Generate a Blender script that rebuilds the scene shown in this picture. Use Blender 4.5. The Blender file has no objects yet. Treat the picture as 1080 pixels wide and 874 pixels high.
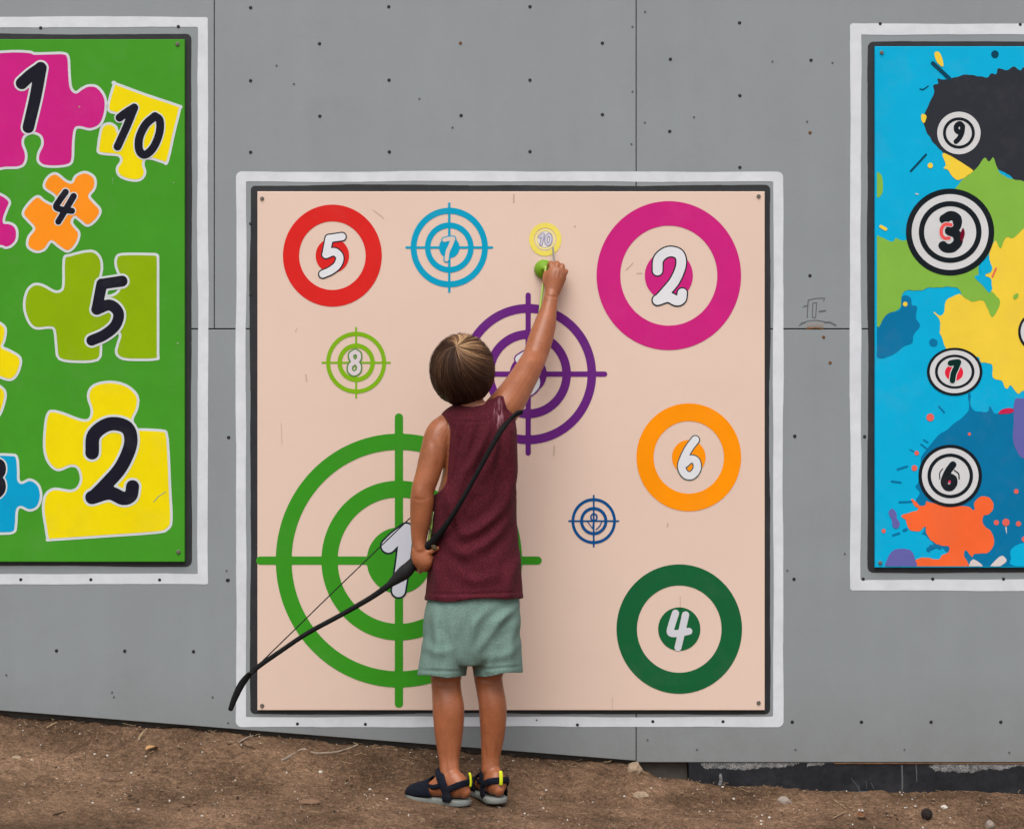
import bpy, bmesh, math, random
import numpy as np
from mathutils import Vector, Matrix, noise as mnoise
random.seed(7); np.random.seed(7)
SC = 430/365.0            # drawing unit (1/430 per photo px on the wall) -> metres
D, F, ZC = 4.5, 1935.0, 0.890
scene = bpy.context.scene
C = scene.collection

# ---------------------------------------------------------------- helpers
def W(px, py, d):
    k = (D-d)/F
    return Vector(((px-540)*k, -d, ZC-(py-437)*k))
def pu(d): return (D-d)/F
def wall(px, py): return ((px-540)/430.0, ZC-(py-437)/430.0)

def srgb(r, g, b):
    f = lambda c: c/12.92 if c <= .04045 else ((c+.055)/1.055)**2.4
    return (f(r/255), f(g/255), f(b/255))

def meta(o, label=None, cat=None, group=None, kind=None):
    if label: o['label'] = label
    if cat: o['category'] = cat
    if group: o['group'] = group
    if kind: o['kind'] = kind
    return o

def thing(name, label, cat, loc=(0,0,0), group=None):
    o = bpy.data.objects.new(name, None); C.objects.link(o)
    o.empty_display_size = .05
    o.location = Vector(loc)*SC; o['base'] = list(Vector(loc))
    return meta(o, label, cat, group)

def root_base(o):
    while o.parent: o = o.parent
    return Vector(o['base']) if 'base' in o else Vector((0,0,0))

def mk(name, verts, faces, mats, parent=None, mi=None, smooth=False, base=None):
    """verts in drawing units, world space; stored relative to the base of the thing"""
    if parent is not None: b = root_base(parent)
    else: b = Vector(base) if base is not None else Vector((0,0,0))
    me = bpy.data.meshes.new(name)
    me.from_pydata([tuple((Vector(v)-b)*SC) for v in verts], [], faces)
    if not isinstance(mats, (list, tuple)): mats = [mats]
    for m in mats: me.materials.append(m)
    if mi is not None: me.polygons.foreach_set('material_index', mi)
    if smooth: me.polygons.foreach_set('use_smooth', [True]*len(me.polygons))
    me.update()
    o = bpy.data.objects.new(name, me); C.objects.link(o)
    if parent is not None: o.parent = parent
    else:
        o.location = b*SC; o['base'] = list(b)
    return o

def apply_mods(o):
    dg = bpy.context.evaluated_depsgraph_get(); dg.update()
    me = bpy.data.meshes.new_from_object(o.evaluated_get(dg), depsgraph=dg)
    old = o.data; o.modifiers.clear(); o.data = me; me.name = old.name
    bpy.data.meshes.remove(old)

# ---------------------------------------------------------------- materials
def mat(name, col, rough=.6, var=.08, vs=14, bump=0, bs=200, spec=.3, dirt=0, dirtcol=(.2,.17,.14), fine=0, sss=0, sheen=0, fs=None):
    m = bpy.data.materials.new(name); m.use_nodes = True
    nt = m.node_tree; N = nt.nodes; L = nt.links
    b = N['Principled BSDF']
    b.inputs['Roughness'].default_value = rough
    b.inputs['Specular IOR Level'].default_value = spec
    tc = N.new('ShaderNodeTexCoord')
    n1 = N.new('ShaderNodeTexNoise'); n1.inputs['Scale'].default_value = vs; n1.inputs['Detail'].default_value = 6
    n1.inputs['Roughness'].default_value = .65
    L.new(tc.outputs['Object'], n1.inputs['Vector'])
    mr = N.new('ShaderNodeMapRange'); mr.inputs['From Min'].default_value = .3; mr.inputs['From Max'].default_value = .7
    mr.inputs['To Min'].default_value = 1-var; mr.inputs['To Max'].default_value = 1+var
    L.new(n1.outputs['Fac'], mr.inputs['Value'])
    mx = N.new('ShaderNodeMix'); mx.data_type = 'RGBA'; mx.blend_type = 'MULTIPLY'; mx.inputs[0].default_value = 1
    mx.inputs[6].default_value = (*col, 1)
    L.new(mr.outputs['Result'], mx.inputs[7])
    out = mx.outputs[2]
    if fine:
        n2 = N.new('ShaderNodeTexNoise'); n2.inputs['Scale'].default_value = fs or bs*1.7; n2.inputs['Detail'].default_value = 2
        L.new(tc.outputs['Object'], n2.inputs['Vector'])
        mr2 = N.new('ShaderNodeMapRange'); mr2.inputs['From Min'].default_value = .35; mr2.inputs['From Max'].default_value = .65
        mr2.inputs['To Min'].default_value = 1-fine; mr2.inputs['To Max'].default_value = 1+fine
        L.new(n2.outputs['Fac'], mr2.inputs['Value'])
        m2 = N.new('ShaderNodeMix'); m2.data_type = 'RGBA'; m2.blend_type = 'MULTIPLY'; m2.inputs[0].default_value = 1
        L.new(out, m2.inputs[6]); L.new(mr2.outputs['Result'], m2.inputs[7]); out = m2.outputs[2]
    if dirt:
        n3 = N.new('ShaderNodeTexNoise'); n3.inputs['Scale'].default_value = 5; n3.inputs['Detail'].default_value = 12
        n3.inputs['Roughness'].default_value = .75
        L.new(tc.outputs['Object'], n3.inputs['Vector'])
        r3 = N.new('ShaderNodeMapRange'); r3.inputs['From Min'].default_value = .52; r3.inputs['From Max'].default_value = .8
        r3.inputs['To Min'].default_value = 0; r3.inputs['To Max'].default_value = dirt
        L.new(n3.outputs['Fac'], r3.inputs['Value'])
        m3 = N.new('ShaderNodeMix'); m3.data_type = 'RGBA'; L.new(r3.outputs['Result'], m3.inputs[0])
        L.new(out, m3.inputs[6]); m3.inputs[7].default_value = (*dirtcol, 1); out = m3.outputs[2]
    L.new(out, b.inputs['Base Color'])
    if bump:
        nb = N.new('ShaderNodeTexNoise'); nb.inputs['Scale'].default_value = bs; nb.inputs['Detail'].default_value = 4
        L.new(tc.outputs['Object'], nb.inputs['Vector'])
        bp = N.new('ShaderNodeBump'); bp.inputs['Strength'].default_value = bump; bp.inputs['Distance'].default_value = .002
        L.new(nb.outputs['Fac'], bp.inputs['Height']); L.new(bp.outputs['Normal'], b.inputs['Normal'])
    if sss:
        b.inputs['Subsurface Weight'].default_value = sss
        b.inputs['Subsurface Radius'].default_value = (.01, .004, .002); b.inputs['Subsurface Scale'].default_value = .6
    if sheen:
        b.inputs['Sheen Weight'].default_value = sheen; b.inputs['Sheen Roughness'].default_value = .5
    return m

M = {}
def ink(name, rgb, rough=.5, **k):
    if name not in M: M[name] = mat(name, tuple(max(.0015, c*1.09-.016) for c in srgb(*rgb)), rough, var=.05, vs=9, bump=.12, bs=350, spec=.08, dirt=.10, dirtcol=(.30,.27,.24), **k)
    return M[name]

def wall_mat():
    m = mat('grey_wall_paint', srgb(143,150,153), .62, var=.035, vs=3, bump=.16, bs=160, dirt=.2, dirtcol=(.19,.18,.17))
    nt = m.node_tree; N = nt.nodes; L = nt.links; b = N['Principled BSDF']
    tc = N.new('ShaderNodeTexCoord'); mp = N.new('ShaderNodeMapping'); mp.inputs['Scale'].default_value = (9, 9, .7)
    L.new(tc.outputs['Object'], mp.inputs['Vector'])
    n = N.new('ShaderNodeTexNoise'); n.inputs['Scale'].default_value = 1.6; n.inputs['Detail'].default_value = 7
    L.new(mp.outputs['Vector'], n.inputs['Vector'])
    r = N.new('ShaderNodeMapRange'); r.inputs['From Min'].default_value = .35; r.inputs['From Max'].default_value = .7
    r.inputs['To Min'].default_value = .982; r.inputs['To Max'].default_value = 1.016
    L.new(n.outputs['Fac'], r.inputs['Value'])
    mx = N.new('ShaderNodeMix'); mx.data_type = 'RGBA'; mx.blend_type = 'MULTIPLY'; mx.inputs[0].default_value = 1
    src = b.inputs['Base Color'].links[0].from_socket
    L.new(src, mx.inputs[6]); L.new(r.outputs['Result'], mx.inputs[7])
    # splashed soil low on the wall
    sx = N.new('ShaderNodeSeparateXYZ'); L.new(tc.outputs['Object'], sx.inputs[0])
    n4 = N.new('ShaderNodeTexNoise'); n4.inputs['Scale'].default_value = 22; n4.inputs['Detail'].default_value = 9; n4.inputs['Roughness'].default_value = .8
    L.new(tc.outputs['Object'], n4.inputs['Vector'])
    mr = N.new('ShaderNodeMapRange'); mr.inputs['From Min'].default_value = .32; mr.inputs['From Max'].default_value = .0
    L.new(sx.outputs['Z'], mr.inputs['Value'])
    mu = N.new('ShaderNodeMath'); mu.operation = 'MULTIPLY'; L.new(mr.outputs['Result'], mu.inputs[0]); L.new(n4.outputs['Fac'], mu.inputs[1])
    mu2 = N.new('ShaderNodeMath'); mu2.operation = 'MULTIPLY'; L.new(mu.outputs[0], mu2.inputs[0]); mu2.inputs[1].default_value = .75
    m5 = N.new('ShaderNodeMix'); m5.data_type = 'RGBA'; L.new(mu2.outputs[0], m5.inputs[0]); L.new(mx.outputs[2], m5.inputs[6])
    m5.inputs[7].default_value = (.17, .15, .13, 1)
    oi = N.new('ShaderNodeObjectInfo'); ro = N.new('ShaderNodeMapRange'); ro.inputs['To Min'].default_value = .965; ro.inputs['To Max'].default_value = 1.03
    L.new(oi.outputs['Random'], ro.inputs['Value'])
    m6 = N.new('ShaderNodeMix'); m6.data_type = 'RGBA'; m6.blend_type = 'MULTIPLY'; m6.inputs[0].default_value = 1
    L.new(m5.outputs[2], m6.inputs[6]); L.new(ro.outputs['Result'], m6.inputs[7])
    L.new(m6.outputs[2], b.inputs['Base Color'])
    return m
M['wall'] = wall_mat()
M['gap'] = mat('dark_gap', (.012,.012,.013), .9)
M['white_paint'] = mat('white_border_paint', srgb(216,221,226), .55, var=.07, vs=16, bump=.3, bs=60, dirt=.2, dirtcol=(.3,.3,.3))
M['black_paint'] = mat('black_border_paint', srgb(44,45,48), .5, var=.15, vs=12, bump=.3, bs=60, dirt=.2, dirtcol=(.10,.10,.10))
M['screw'] = mat('dark_screw', (.02,.02,.022), .5)
M['rust'] = mat('rusty_screw', (.16,.07,.03), .8, var=.4, vs=300)
M['speck'] = mat('filled_screw_hole', srgb(92,95,97), .7)
M['bolt'] = mat('bolt_head', (.14,.12,.10), .4, spec=.6)
M['tar'] = mat('black_tar', (.014,.015,.019), .7, var=.5, vs=30, bump=.6, bs=60, dirt=.35, dirtcol=(.10,.09,.085))
M['mortar'] = mat('pale_mortar', (.19,.19,.187), .95, var=.6, vs=70, fine=.5, fs=260, dirt=.7, dirtcol=(.04,.04,.042), bump=1, bs=120)
M['plywood'] = mat('wood_edge', (.22,.11,.05), .8, var=.4, vs=40)
M['brownboard'] = mat('brown_skirting_board', (.075,.066,.056), .8, var=.2, vs=30, dirt=.5, dirtcol=(.12,.09,.065))

# ---------------------------------------------------------------- 2-D shapes
def catmull(pts, n=6, closed=False):
    P = [np.array(p, float) for p in pts]; out = []
    m = len(P)
    rng = range(m) if closed else range(m-1)
    for i in rng:
        if closed: p0, p1, p2, p3 = P[i-1], P[i], P[(i+1) % m], P[(i+2) % m]
        else:
            p1, p2 = P[i], P[i+1]
            p0 = P[i-1] if i > 0 else 2*p1-p2
            p3 = P[i+2] if i+2 < m else 2*p2-p1
        for k in range(n):
            t = k/n
            out.append(.5*((2*p1)+(-p0+p2)*t+(2*p0-5*p1+4*p2-p3)*t*t+(-p0+3*p1-3*p2+p3)*t**3))
    if not closed: out.append(P[-1])
    return np.array(out)

def sd_seg(X, Y, a, b, ra, rb):
    ax, ay = a; bx, by = b
    dx, dy = bx-ax, by-ay; L2 = dx*dx+dy*dy+1e-9
    t = np.clip(((X-ax)*dx+(Y-ay)*dy)/L2, 0, 1)
    return np.hypot(X-ax-t*dx, Y-ay-t*dy)-(ra+(rb-ra)*t)
def f_strokes(strokes):
    """strokes: list of (pts, w) or (pts, w0, w1); widths are full widths"""
    def f(X, Y):
        d = np.full(X.shape, 1e9)
        for s in strokes:
            p = s[0]; w0 = s[1]/2; w1 = (s[2] if len(s) > 2 else s[1])/2
            n = len(p)
            for i in range(n-1):
                r0 = w0+(w1-w0)*i/(n-1); r1 = w0+(w1-w0)*(i+1)/(n-1)
                d = np.minimum(d, sd_seg(X, Y, p[i], p[i+1], r0, r1))
        return d
    pts = np.concatenate([np.array(s[0]) for s in strokes]); w = max(max(s[1:]) for s in strokes)
    return f, (pts[:,0].min()-w, pts[:,1].min()-w, pts[:,0].max()+w, pts[:,1].max()+w)
def f_poly(pts):
    P = np.array(pts, float)
    def f(X, Y):
        d = np.full(X.shape, 1e9); ins = np.zeros(X.shape, bool)
        n = len(P)
        for i in range(n):
            a, b = P[i], P[(i+1) % n]
            d = np.minimum(d, sd_seg(X, Y, a, b, 0, 0))
            if a[1] != b[1]:
                c = (a[1] > Y) != (b[1] > Y)
                ins ^= c & (X < (b[0]-a[0])*(Y-a[1])/(b[1]-a[1])+a[0])
        return np.where(ins, -d, d)
    return f, (P[:,0].min()-4, P[:,1].min()-4, P[:,0].max()+4, P[:,1].max()+4)
def f_ring(cx, cy, r, w=None, ay=1.03):
    def f(X, Y):
        q = np.hypot(X-cx, (Y-cy)/ay)-r
        return q if w is None else np.maximum(q, -(q+w))
    return f, (cx-r-2, cy-r*ay-2, cx+r+2, cy+r*ay+2)
def f_union(fs):
    def f(X, Y):
        d = fs[0][0](X, Y)
        for g in fs[1:]: d = np.minimum(d, g[0](X, Y))
        return d
    B = np.array([g[1] for g in fs])
    return f, (B[:,0].min(), B[:,1].min(), B[:,2].max(), B[:,3].max())
def f_off(fb, o):
    f, b = fb
    return (lambda X, Y: f(X, Y)-o), (b[0]-abs(o), b[1]-abs(o), b[2]+abs(o), b[3]+abs(o))
def f_clip(fb, x0, y0, x1, y1):
    f, b = fb
    g = lambda X, Y: np.maximum(f(X, Y), np.maximum(np.maximum(x0-X, X-x1), np.maximum(y0-Y, Y-y1)))
    return g, (max(b[0], x0-3), max(b[1], y0-3), min(b[2], x1+3), min(b[3], y1+3))
def f_rbox(x0, y0, x1, y1, r):
    cx, cy, hx, hy = (x0+x1)/2, (y0+y1)/2, (x1-x0)/2, (y1-y0)/2
    def f(X, Y):
        qx = np.abs(X-cx)-hx+r; qy = np.abs(Y-cy)-hy+r
        return np.hypot(np.maximum(qx, 0), np.maximum(qy, 0))+np.minimum(np.maximum(qx, qy), 0)-r
    return f, (x0-3, y0-3, x1+3, y1+3)

def march(fb, step=1.0):
    """filled region f<0 as 2-D polygons"""
    f, (x0, y0, x1, y1) = fb
    xs = np.arange(x0, x1+step, step); ys = np.arange(y0, y1+step, step)
    X, Y = np.meshgrid(xs, ys); G = f(X, Y)
    ins = G < 0
    cnt = ins[:-1,:-1].astype(int)+ins[1:,:-1]+ins[:-1,1:]+ins[1:,1:]
    polys = []
    for j in range(cnt.shape[0]):
        row = cnt[j]; full = row == 4
        if full.any():
            e = np.diff(np.concatenate([[0], full.astype(int), [0]]))
            for s, t in zip(np.where(e == 1)[0], np.where(e == -1)[0]):
                polys.append([(xs[s],ys[j]),(xs[t],ys[j]),(xs[t],ys[j+1]),(xs[s],ys[j+1])])
        for i in np.where((row > 0) & (row < 4))[0]:
            c = [(i,j),(i+1,j),(i+1,j+1),(i,j+1)]; p = []
            for k in range(4):
                a, b = c[k], c[(k+1) % 4]
                ga, gb = G[a[1],a[0]], G[b[1],b[0]]
                if ga < 0: p.append((xs[a[0]], ys[a[1]]))
                if (ga < 0) != (gb < 0):
                    t = ga/(ga-gb)
                    p.append((xs[a[0]]+t*(xs[b[0]]-xs[a[0]]), ys[a[1]]+t*(ys[b[1]]-ys[a[1]])))
            if len(p) >= 3: polys.append(p)
    return polys

def sheet(name, layers, parent, step=1.0):
    """layers: (sdf, material, height above wall in units); flat prints / paint films on the wall plane"""
    V = []; Fc = []; mi = []; mats = []
    for fb, m, h in layers:
        if m not in mats: mats.append(m)
        k = mats.index(m)
        for p in march(fb, step):
            n = len(V)
            for (x, y) in p:
                a, b = wall(x, y); V.append((a, -h, b))
            Fc.append(tuple(range(n+len(p)-1, n-1, -1))); mi.append(k)
    o = mk(name, V, Fc, mats, parent, mi)
    # make all faces look out of the wall
    me = o.data
    if len(me.polygons) and me.polygons[0].normal.y > 0: me.flip_normals()
    return o

def drops(name, fbs, m, h, root, step=.6):
    for fb in fbs:
        if root is sp_root[0]: fb = f_clip(fb, 924, 52, 1460, 596.5)
        sheet(name, [(fb, m, h)], root, step)
sp_root = [None]
def Z(x0, y0, s, pts): return [(x0+p[0]/s, y0+p[1]/s) for p in pts]

GL = {
 '0': [[(.03,-.40),(-.13,-.22),(-.2,.06),(-.14,.32),(0,.41),(.14,.26),(.2,-.04),(.15,-.31),(.03,-.40)]],
 '1': [[(-.16,-.2),(-.04,-.31),(.10,-.41)],[(.10,-.41),(.03,-.02),(-.07,.41)]],
 '2': [[(-.2,-.1),(-.18,-.3),(-.02,-.42),(.16,-.38),(.2,-.2),(.1,.06),(-.06,.26),(-.17,.38)],[(-.2,.4),(-.02,.35),(.12,.41),(.2,.38),(.22,.28)]],
 '3': [[(-.17,-.33),(0,-.42),(.16,-.34),(.14,-.14),(-.03,-.03)],[(-.03,-.03),(.14,.05),(.19,.24),(.05,.4),(-.12,.41),(-.2,.35)]],
 '4': [[(-.08,-.4),(-.16,-.15),(-.2,.06),(-.02,.08),(.24,.03)],[(.16,-.36),(.08,.0),(-.02,.42)]],
 '5': [[(.22,-.41),(-.06,-.37)],[(-.06,-.37),(-.13,-.02)],[(-.13,-.02),(.05,-.08),(.17,.03),(.13,.2),(-.02,.33),(-.2,.41)]],
 '6': [[(.13,-.42),(-.02,-.22),(-.14,.02),(-.19,.22),(-.1,.39),(.05,.41),(.17,.26),(.15,.08),(.02,.03),(-.12,.14)]],
 '7': [[(-.17,-.35),(.0,-.39),(.17,-.4)],[(.17,-.4),(.06,-.12),(-.04,.1),(-.09,.41)]],
 '8': [[(.02,-.41),(-.13,-.3),(-.1,-.12),(.02,-.03),(.15,-.14),(.15,-.32),(.02,-.41)],[(.02,-.03),(-.15,.1),(-.17,.3),(-.02,.41),(.14,.3),(.15,.1),(.02,-.03)]],
 '9': [[(.15,-.3),(.02,-.41),(-.13,-.3),(-.12,-.1),(.02,-.02),(.14,-.14),(.15,-.3)],[(.15,-.3),(.12,.0),(.0,.25),(-.15,.41)]],
}
def glyph(ch, cx, cy, h, w=.2, rot=0, sx=1.0, slant=0):
    st = []
    c, s = math.cos(math.radians(rot)), math.sin(math.radians(rot))
    for p in GL[ch]:
        q = catmull(p, 6)
        out = []
        for x, y in q:
            x = x*sx-slant*y
            out.append((cx+h*(c*x-s*y), cy+h*(s*x+c*y)))
        st.append((out, h*w*1.02, h*w*.98))
    return f_strokes(st)

def blob(pts, n=5): return f_poly(catmull(pts, n, True))

# ---------------------------------------------------------------- wall
wl = thing('wall', 'grey painted sheet-panel wall with screw heads and hand-painted black and white borders', 'wall', (0,.02,0))
def slab(px0, py0, px1, py1, y0, y1, name, m, parent, py1b=None, bev=.0012):
    """bevelled slab in wall coordinates; py1b = bottom at right edge"""
    if py1b is None: py1b = py1
    a, zt = wall(px0, py0); b, _ = wall(px1, py0); zl = wall(px0, py1)[1]; zr = wall(px1, py1b)[1]
    V = []
    for (y, i) in ((y0, bev), (y0+bev, 0), (y1, 0)):
        V += [(a+i,y,zl+i),(b-i,y,zr+i),(b-i,y,zt-i),(a+i,y,zt-i)]
    Fc = [(0,1,2,3)]
    for r in (0, 4):
        for k in range(4):
            Fc.append((r+k, r+4+k, r+4+(k+1) % 4, r+(k+1) % 4))
    Fc.append((11,10,9,8))
    return mk(name, V, Fc, m, parent)
g = .42; gh = .6
def bottom(px): return 749+.0789*px
slab(-664,-250,226-g,347-gh, 0,.012,'wall_panel',M['wall'],wl)
slab(226+g,-250,671-g,347-gh, 0,.012,'wall_panel',M['wall'],wl)
slab(671+g,-250,1116-g,347-gh, 0,.012,'wall_panel',M['wall'],wl)
slab(1116+g,-250,2006,347-gh, 0,.012,'wall_panel',M['wall'],wl)
slab(-664,347+gh,-219-g,bottom(-664), 0,.012,'wall_panel',M['wall'],wl, bottom(-219))
slab(-219+g,347+gh,671-g,bottom(-219), 0,.012,'wall_panel',M['wall'],wl, bottom(671))
slab(671+g,347+gh,1561-g,803.5, 0,.012,'wall_panel',M['wall'],wl)
slab(1561+g,347+gh,2006,803.5, 0,.012,'wall_panel',M['wall'],wl)
slab(-664,-250,2006,740,.0125,.05,'framing',M['gap'],wl)
slab(-664,741,726,900,.022,.055,'skirting_board',M['brownboard'],wl)
slab(726.6,805.5,2006,950,.004,.055,'footing',M['tar'],wl)
slab(880,804.2,1084,805.6,.0015,.03,'wood_strip',M['plywood'],wl)
# smears on the footing
def film(name, layers, parent, y, step=1):
    o = sheet(name, layers, parent, step)
    return o
def ragged(fb):
    f, b = fb
    def g2(X, Y):
        n = np.sin(X*1.9+np.sin(Y*1.3)*2)+np.sin(X*.83+1.7)*1.2+np.sin(Y*2.7+X*3.3)*.8+.9*np.sin(X*5.1+Y*4.3)
        d = f(X, Y)+.4*n+.5*np.sin(X*.21+2)+.35*np.sin(X*.47)
        holes = 1.05-np.abs(np.sin(X*.9+2*np.sin(Y*.9))*np.sin(Y*1.3+X*.37+1.1))*2.2
        return np.maximum(d, -np.where(np.sin(X*.31+Y*.7) > .2, holes+.9, 9))
    return g2, b
rough_top = lambda pts: ragged(f_poly(catmull(pts, 3, True)))
film('mortar_smear', [(rough_top(Z(540,700,2,[(398,209),(410,222),(440,219),(475,224),(520,220),(560,218),(595,214),(600,206),(500,206.5),(430,206)])), M['mortar'], -.0034)], wl, 0, .5)
film('mortar_smear', [(rough_top(Z(540,700,2,[(636,206),(625,214),(655,214),(664,207)])), M['mortar'], -.0034)], wl, 0, .5)
film('mortar_smear', [(rough_top(Z(860,740,4.91,[(610,322),(612,352),(650,360),(700,358),(760,368),(820,362),(880,350),(950,352),(1010,340),(1080,332),(1200,335),(1200,318),(900,316)])), M['mortar'], -.0034)], wl, 0, .5)
film('drip', [(f_strokes([(Z(540,700,2,[(823,214),(824,240),(824,264)]),1.6)]), M['speck'], -.0032),
              (f_strokes([(Z(540,700,2,[(853,212),(854,230),(854,248)]),1.1)]), M['speck'], -.0032),
              (f_strokes([(Z(540,700,2,[(440,234),(441,246),(439,254)]),3.2)]), M['mortar'], -.0032)], wl, 0)
film('grass_scratch', [(f_strokes([(Z(860,740,4.91,[(185,395),(215,430),(232,462)]),.5),(Z(860,740,4.91,[(225,430),(228,465)]),.5),
     (Z(860,740,4.91,[(262,410),(268,450)]),.5),(Z(860,740,4.91,[(290,420),(305,450)]),.6),(Z(860,740,4.91,[(225,465),(300,462)]),1.2)]), M['speck'], -.0030)], wl, 0, .5)

# borders
def vn(X, Y, s, seed):
    out = np.zeros(X.shape); fl = X.ravel(); fy = Y.ravel()
    r = np.empty(fl.shape)
    for i in range(len(fl)): r[i] = mnoise.noise((fl[i]/s, fy[i]/s, seed))
    return r.reshape(X.shape)
def wob(t, seed, s): 
    return np.sin(t/s*1.0+seed)+.7*np.sin(t/s*2.3+seed*2.1)+.3*np.sin(t/s*5.1+seed*3.7)+.3*np.sign(np.sin(t/s*1.7+seed))+.18*np.sin(t/4.1+seed)*np.sin(t/23+seed*2)
def border(x0, y0, x1, y1, w, seed, rr, amp, m, h, clipx=(-420,1500)):
    fo, b = f_rbox(x0, y0, x1, y1, rr)
    fi, _ = f_rbox(x0+w, y0+w, x1-w, y1-w, max(rr-w*.7, .5))
    def f(X, Y):
        T = X*.97+Y*1.03
        o = fo(X, Y)+amp*wob(T, seed, 70)
        i = fi(X, Y)+amp*wob(T, seed+4, 58)
        return np.maximum(o, -i)
    o = sheet('painted_border', [((f, b), m, h)], wl, 1.5)
    return o
o = border(249,181,826,766,10.5,1.3,6,.34,M['white_paint'],.0006); o['label'] = 'white painted border round the middle board'
o = border(264,195.5,812,752.5,10,2.3,5,.5,M['black_paint'],.0006); o['label'] = 'black painted border round the middle board'
o = border(-360,18,219.5,616,11,3.1,2,.34,M['white_paint'],.0006); o['label'] = 'white painted border round the green board'
o = border(-351,36,202,597,9,5.1,6,.4,M['black_paint'],.0006); o['label'] = 'black painted border round the green board'
o = border(896.5,25,1476,622.5,11.5,6.1,3,.34,M['white_paint'],.0006); o['label'] = 'white painted border round the splashed board'
o = border(915,44,1470,603.5,9,7.7,6,.4,M['black_paint'],.0006); o['label'] = 'black painted border round the splashed board'

# scuffed repair above the seam
G3 = lambda p: Z(800,280,4.37,p)
film('scuff_mark', [(f_strokes([(G3([(228,160),(262,152),(304,150)]),.9),(G3([(304,150),(300,164)]),.8),(G3([(229,160),(226,200),(224,242)]),1.0),
    (G3([(250,173),(268,171),(263,240),(248,240),(250,173)]),.9),(G3([(206,190),(226,184)]),1.1),(G3([(280,212),(308,208)]),1.6),
    (G3([(186,277),(225,256),(262,252),(300,258)]),.9),(G3([(305,262),(330,262),(356,276)]),1.8),(G3([(196,268),(214,262)]),1.8)]), mat('pencil_grey', srgb(98,100,100), .8), .0005),
    (f_strokes([(G3([(224,289),(260,286),(296,289)]),1.7)]), M['plywood'], .0007),
    (f_strokes([(G3([(228,275),(262,270),(300,274)]),2.6)]), mat('bare_fibre', srgb(150,143,138), .9), .0005)], wl, 0, .6)

def E(x0, y0, s, pts): return [(x0+a/s, y0+b/s) for a, b in pts]
big = E(200,0,3,[(193,25),(411,139),(193,256),(412,368),(193,482),(630,22),(631,254),(632,481),(859,366),(1077,22),(1077,254),(1077,480)]) \
 + E(560,0,3,[(226,137),(226,363),(441,188),(439,416),(660,73),(661,303),(661,530),(886,191)]) \
 + E(540,700,2,[(591,122),(737,122),(884,122),(1031,122),(138,128),(297,121),(445,121)]) \
 + E(0,560,3.724,[(82,190),(357,190),(627,191),(896,192),(222,469),(490,470),(760,472)]) \
 + E(800,280,4.37,[(237,47),(167,785),(489,788)]) + E(540,400,2.3,[(686,138),(684,484)]) \
 + E(880,320,2.73,[(83,793),(283,793),(487,793)]) + E(880,10,2.73,[(132,42),(535,44)]) \
 + E(230,420,2.426,[(27,100),(24,465),(203,832),(377,833)]) + E(0,20,2.9125,[(125,28),(548,24)]) + [(264.5,236),(264.5,311)]
rusty = E(200,0,3,[(857,137)]) + E(560,0,3,[(883,420)]) + E(800,280,4.37,[(300,330),(330,448)])
small = E(560,0,3,[(361,38),(321,85),(321,290),(360,388),(318,456),(516,371),(764,195),(954,199),(874,385)]) \
 + E(200,0,3,[(275,208),(727,313),(330,266),(832,404)]) + E(540,700,2,[(286,160),(390,180),(598,180),(828,180),(1049,186),(52,118)]) \
 + E(0,560,3.724,[(835,651),(440,632),(447,650),(25,564),(896,752),(890,155)]) + E(880,320,2.73,[(30,720)]) + E(540,400,2.3,[(668,463)])
def disc_part(name, r, h, m, parent, px, py, y=0.0):
    x, z = wall(px, py); V = []; n = 12
    for (rr, yy) in ((r, 0), (r*.85, -h), (r*.35, -h*.6)):
        V += [(x+rr*math.cos(2*math.pi*i/n), y+yy, z+rr*math.sin(2*math.pi*i/n)) for i in range(n)]
    V.append((x, y-h*.55, z))
    Fc = [(k*n+i, k*n+(i+1) % n, (k+1)*n+(i+1) % n, (k+1)*n+i) for k in range(2) for i in range(n)]
    Fc += [(2*n+i, 2*n+(i+1) % n, 3*n) for i in range(n)]
    return mk(name, V, Fc, m, parent, smooth=True)
for lst, r, m in ((big, .0043, M['screw']), (rusty, .0042, M['rust']), (small, .0026, M['speck'])):
    first = None
    for (px, py) in lst:
        if first is None: first = disc_part('screw', r, .0012, m, wl, px, py); p0 = wall(px, py)
        else:
            c = first.copy(); C.objects.link(c); c.parent = wl; q = wall(px, py)
            jj = random.uniform(.85, 1.15)
            # keep the copy on its own spot: scale about the screw itself
            c.location = Vector(((q[0]-p0[0]), 0, (q[1]-p0[1])))*SC

# ---------------------------------------------------------------- sign boards
def printmat(name, rgb): return ink(name, rgb, .42)
PEACH = mat('peach_printed_board', srgb(231,204,187), .5, var=.03, vs=2.5, bump=.05, bs=300, dirt=.10, dirtcol=(.42,.31,.23))
H0, H1, H2, H3, H4, H5, H6 = .0105, .0108, .0111, .0114, .0117, .0120, .0123
def board(root, x0, y0, x1, y1, m, bolts):
    b = slab(x0, y0, x1, y1, -.010, -.0005, 'board', m, root)
    for (px, py) in bolts: disc_part('bolt', .0052, .003, M['bolt'], root, px, py, -.0101)
    return b
ctr = thing('target_board', 'peach printed board of ten coloured numbered targets that the boy reaches up to', 'sign board', (wall(539,748)[0], -.005, wall(539,748)[1]))
board(ctr, 272, 202.5, 806, 748, PEACH, [(277,210),(799.5,207.5),(277,743),(799.5,740)])
WHT = ink('white_print', (222,224,228)); DRK = ink('dark_print', (46,52,58))
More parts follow.
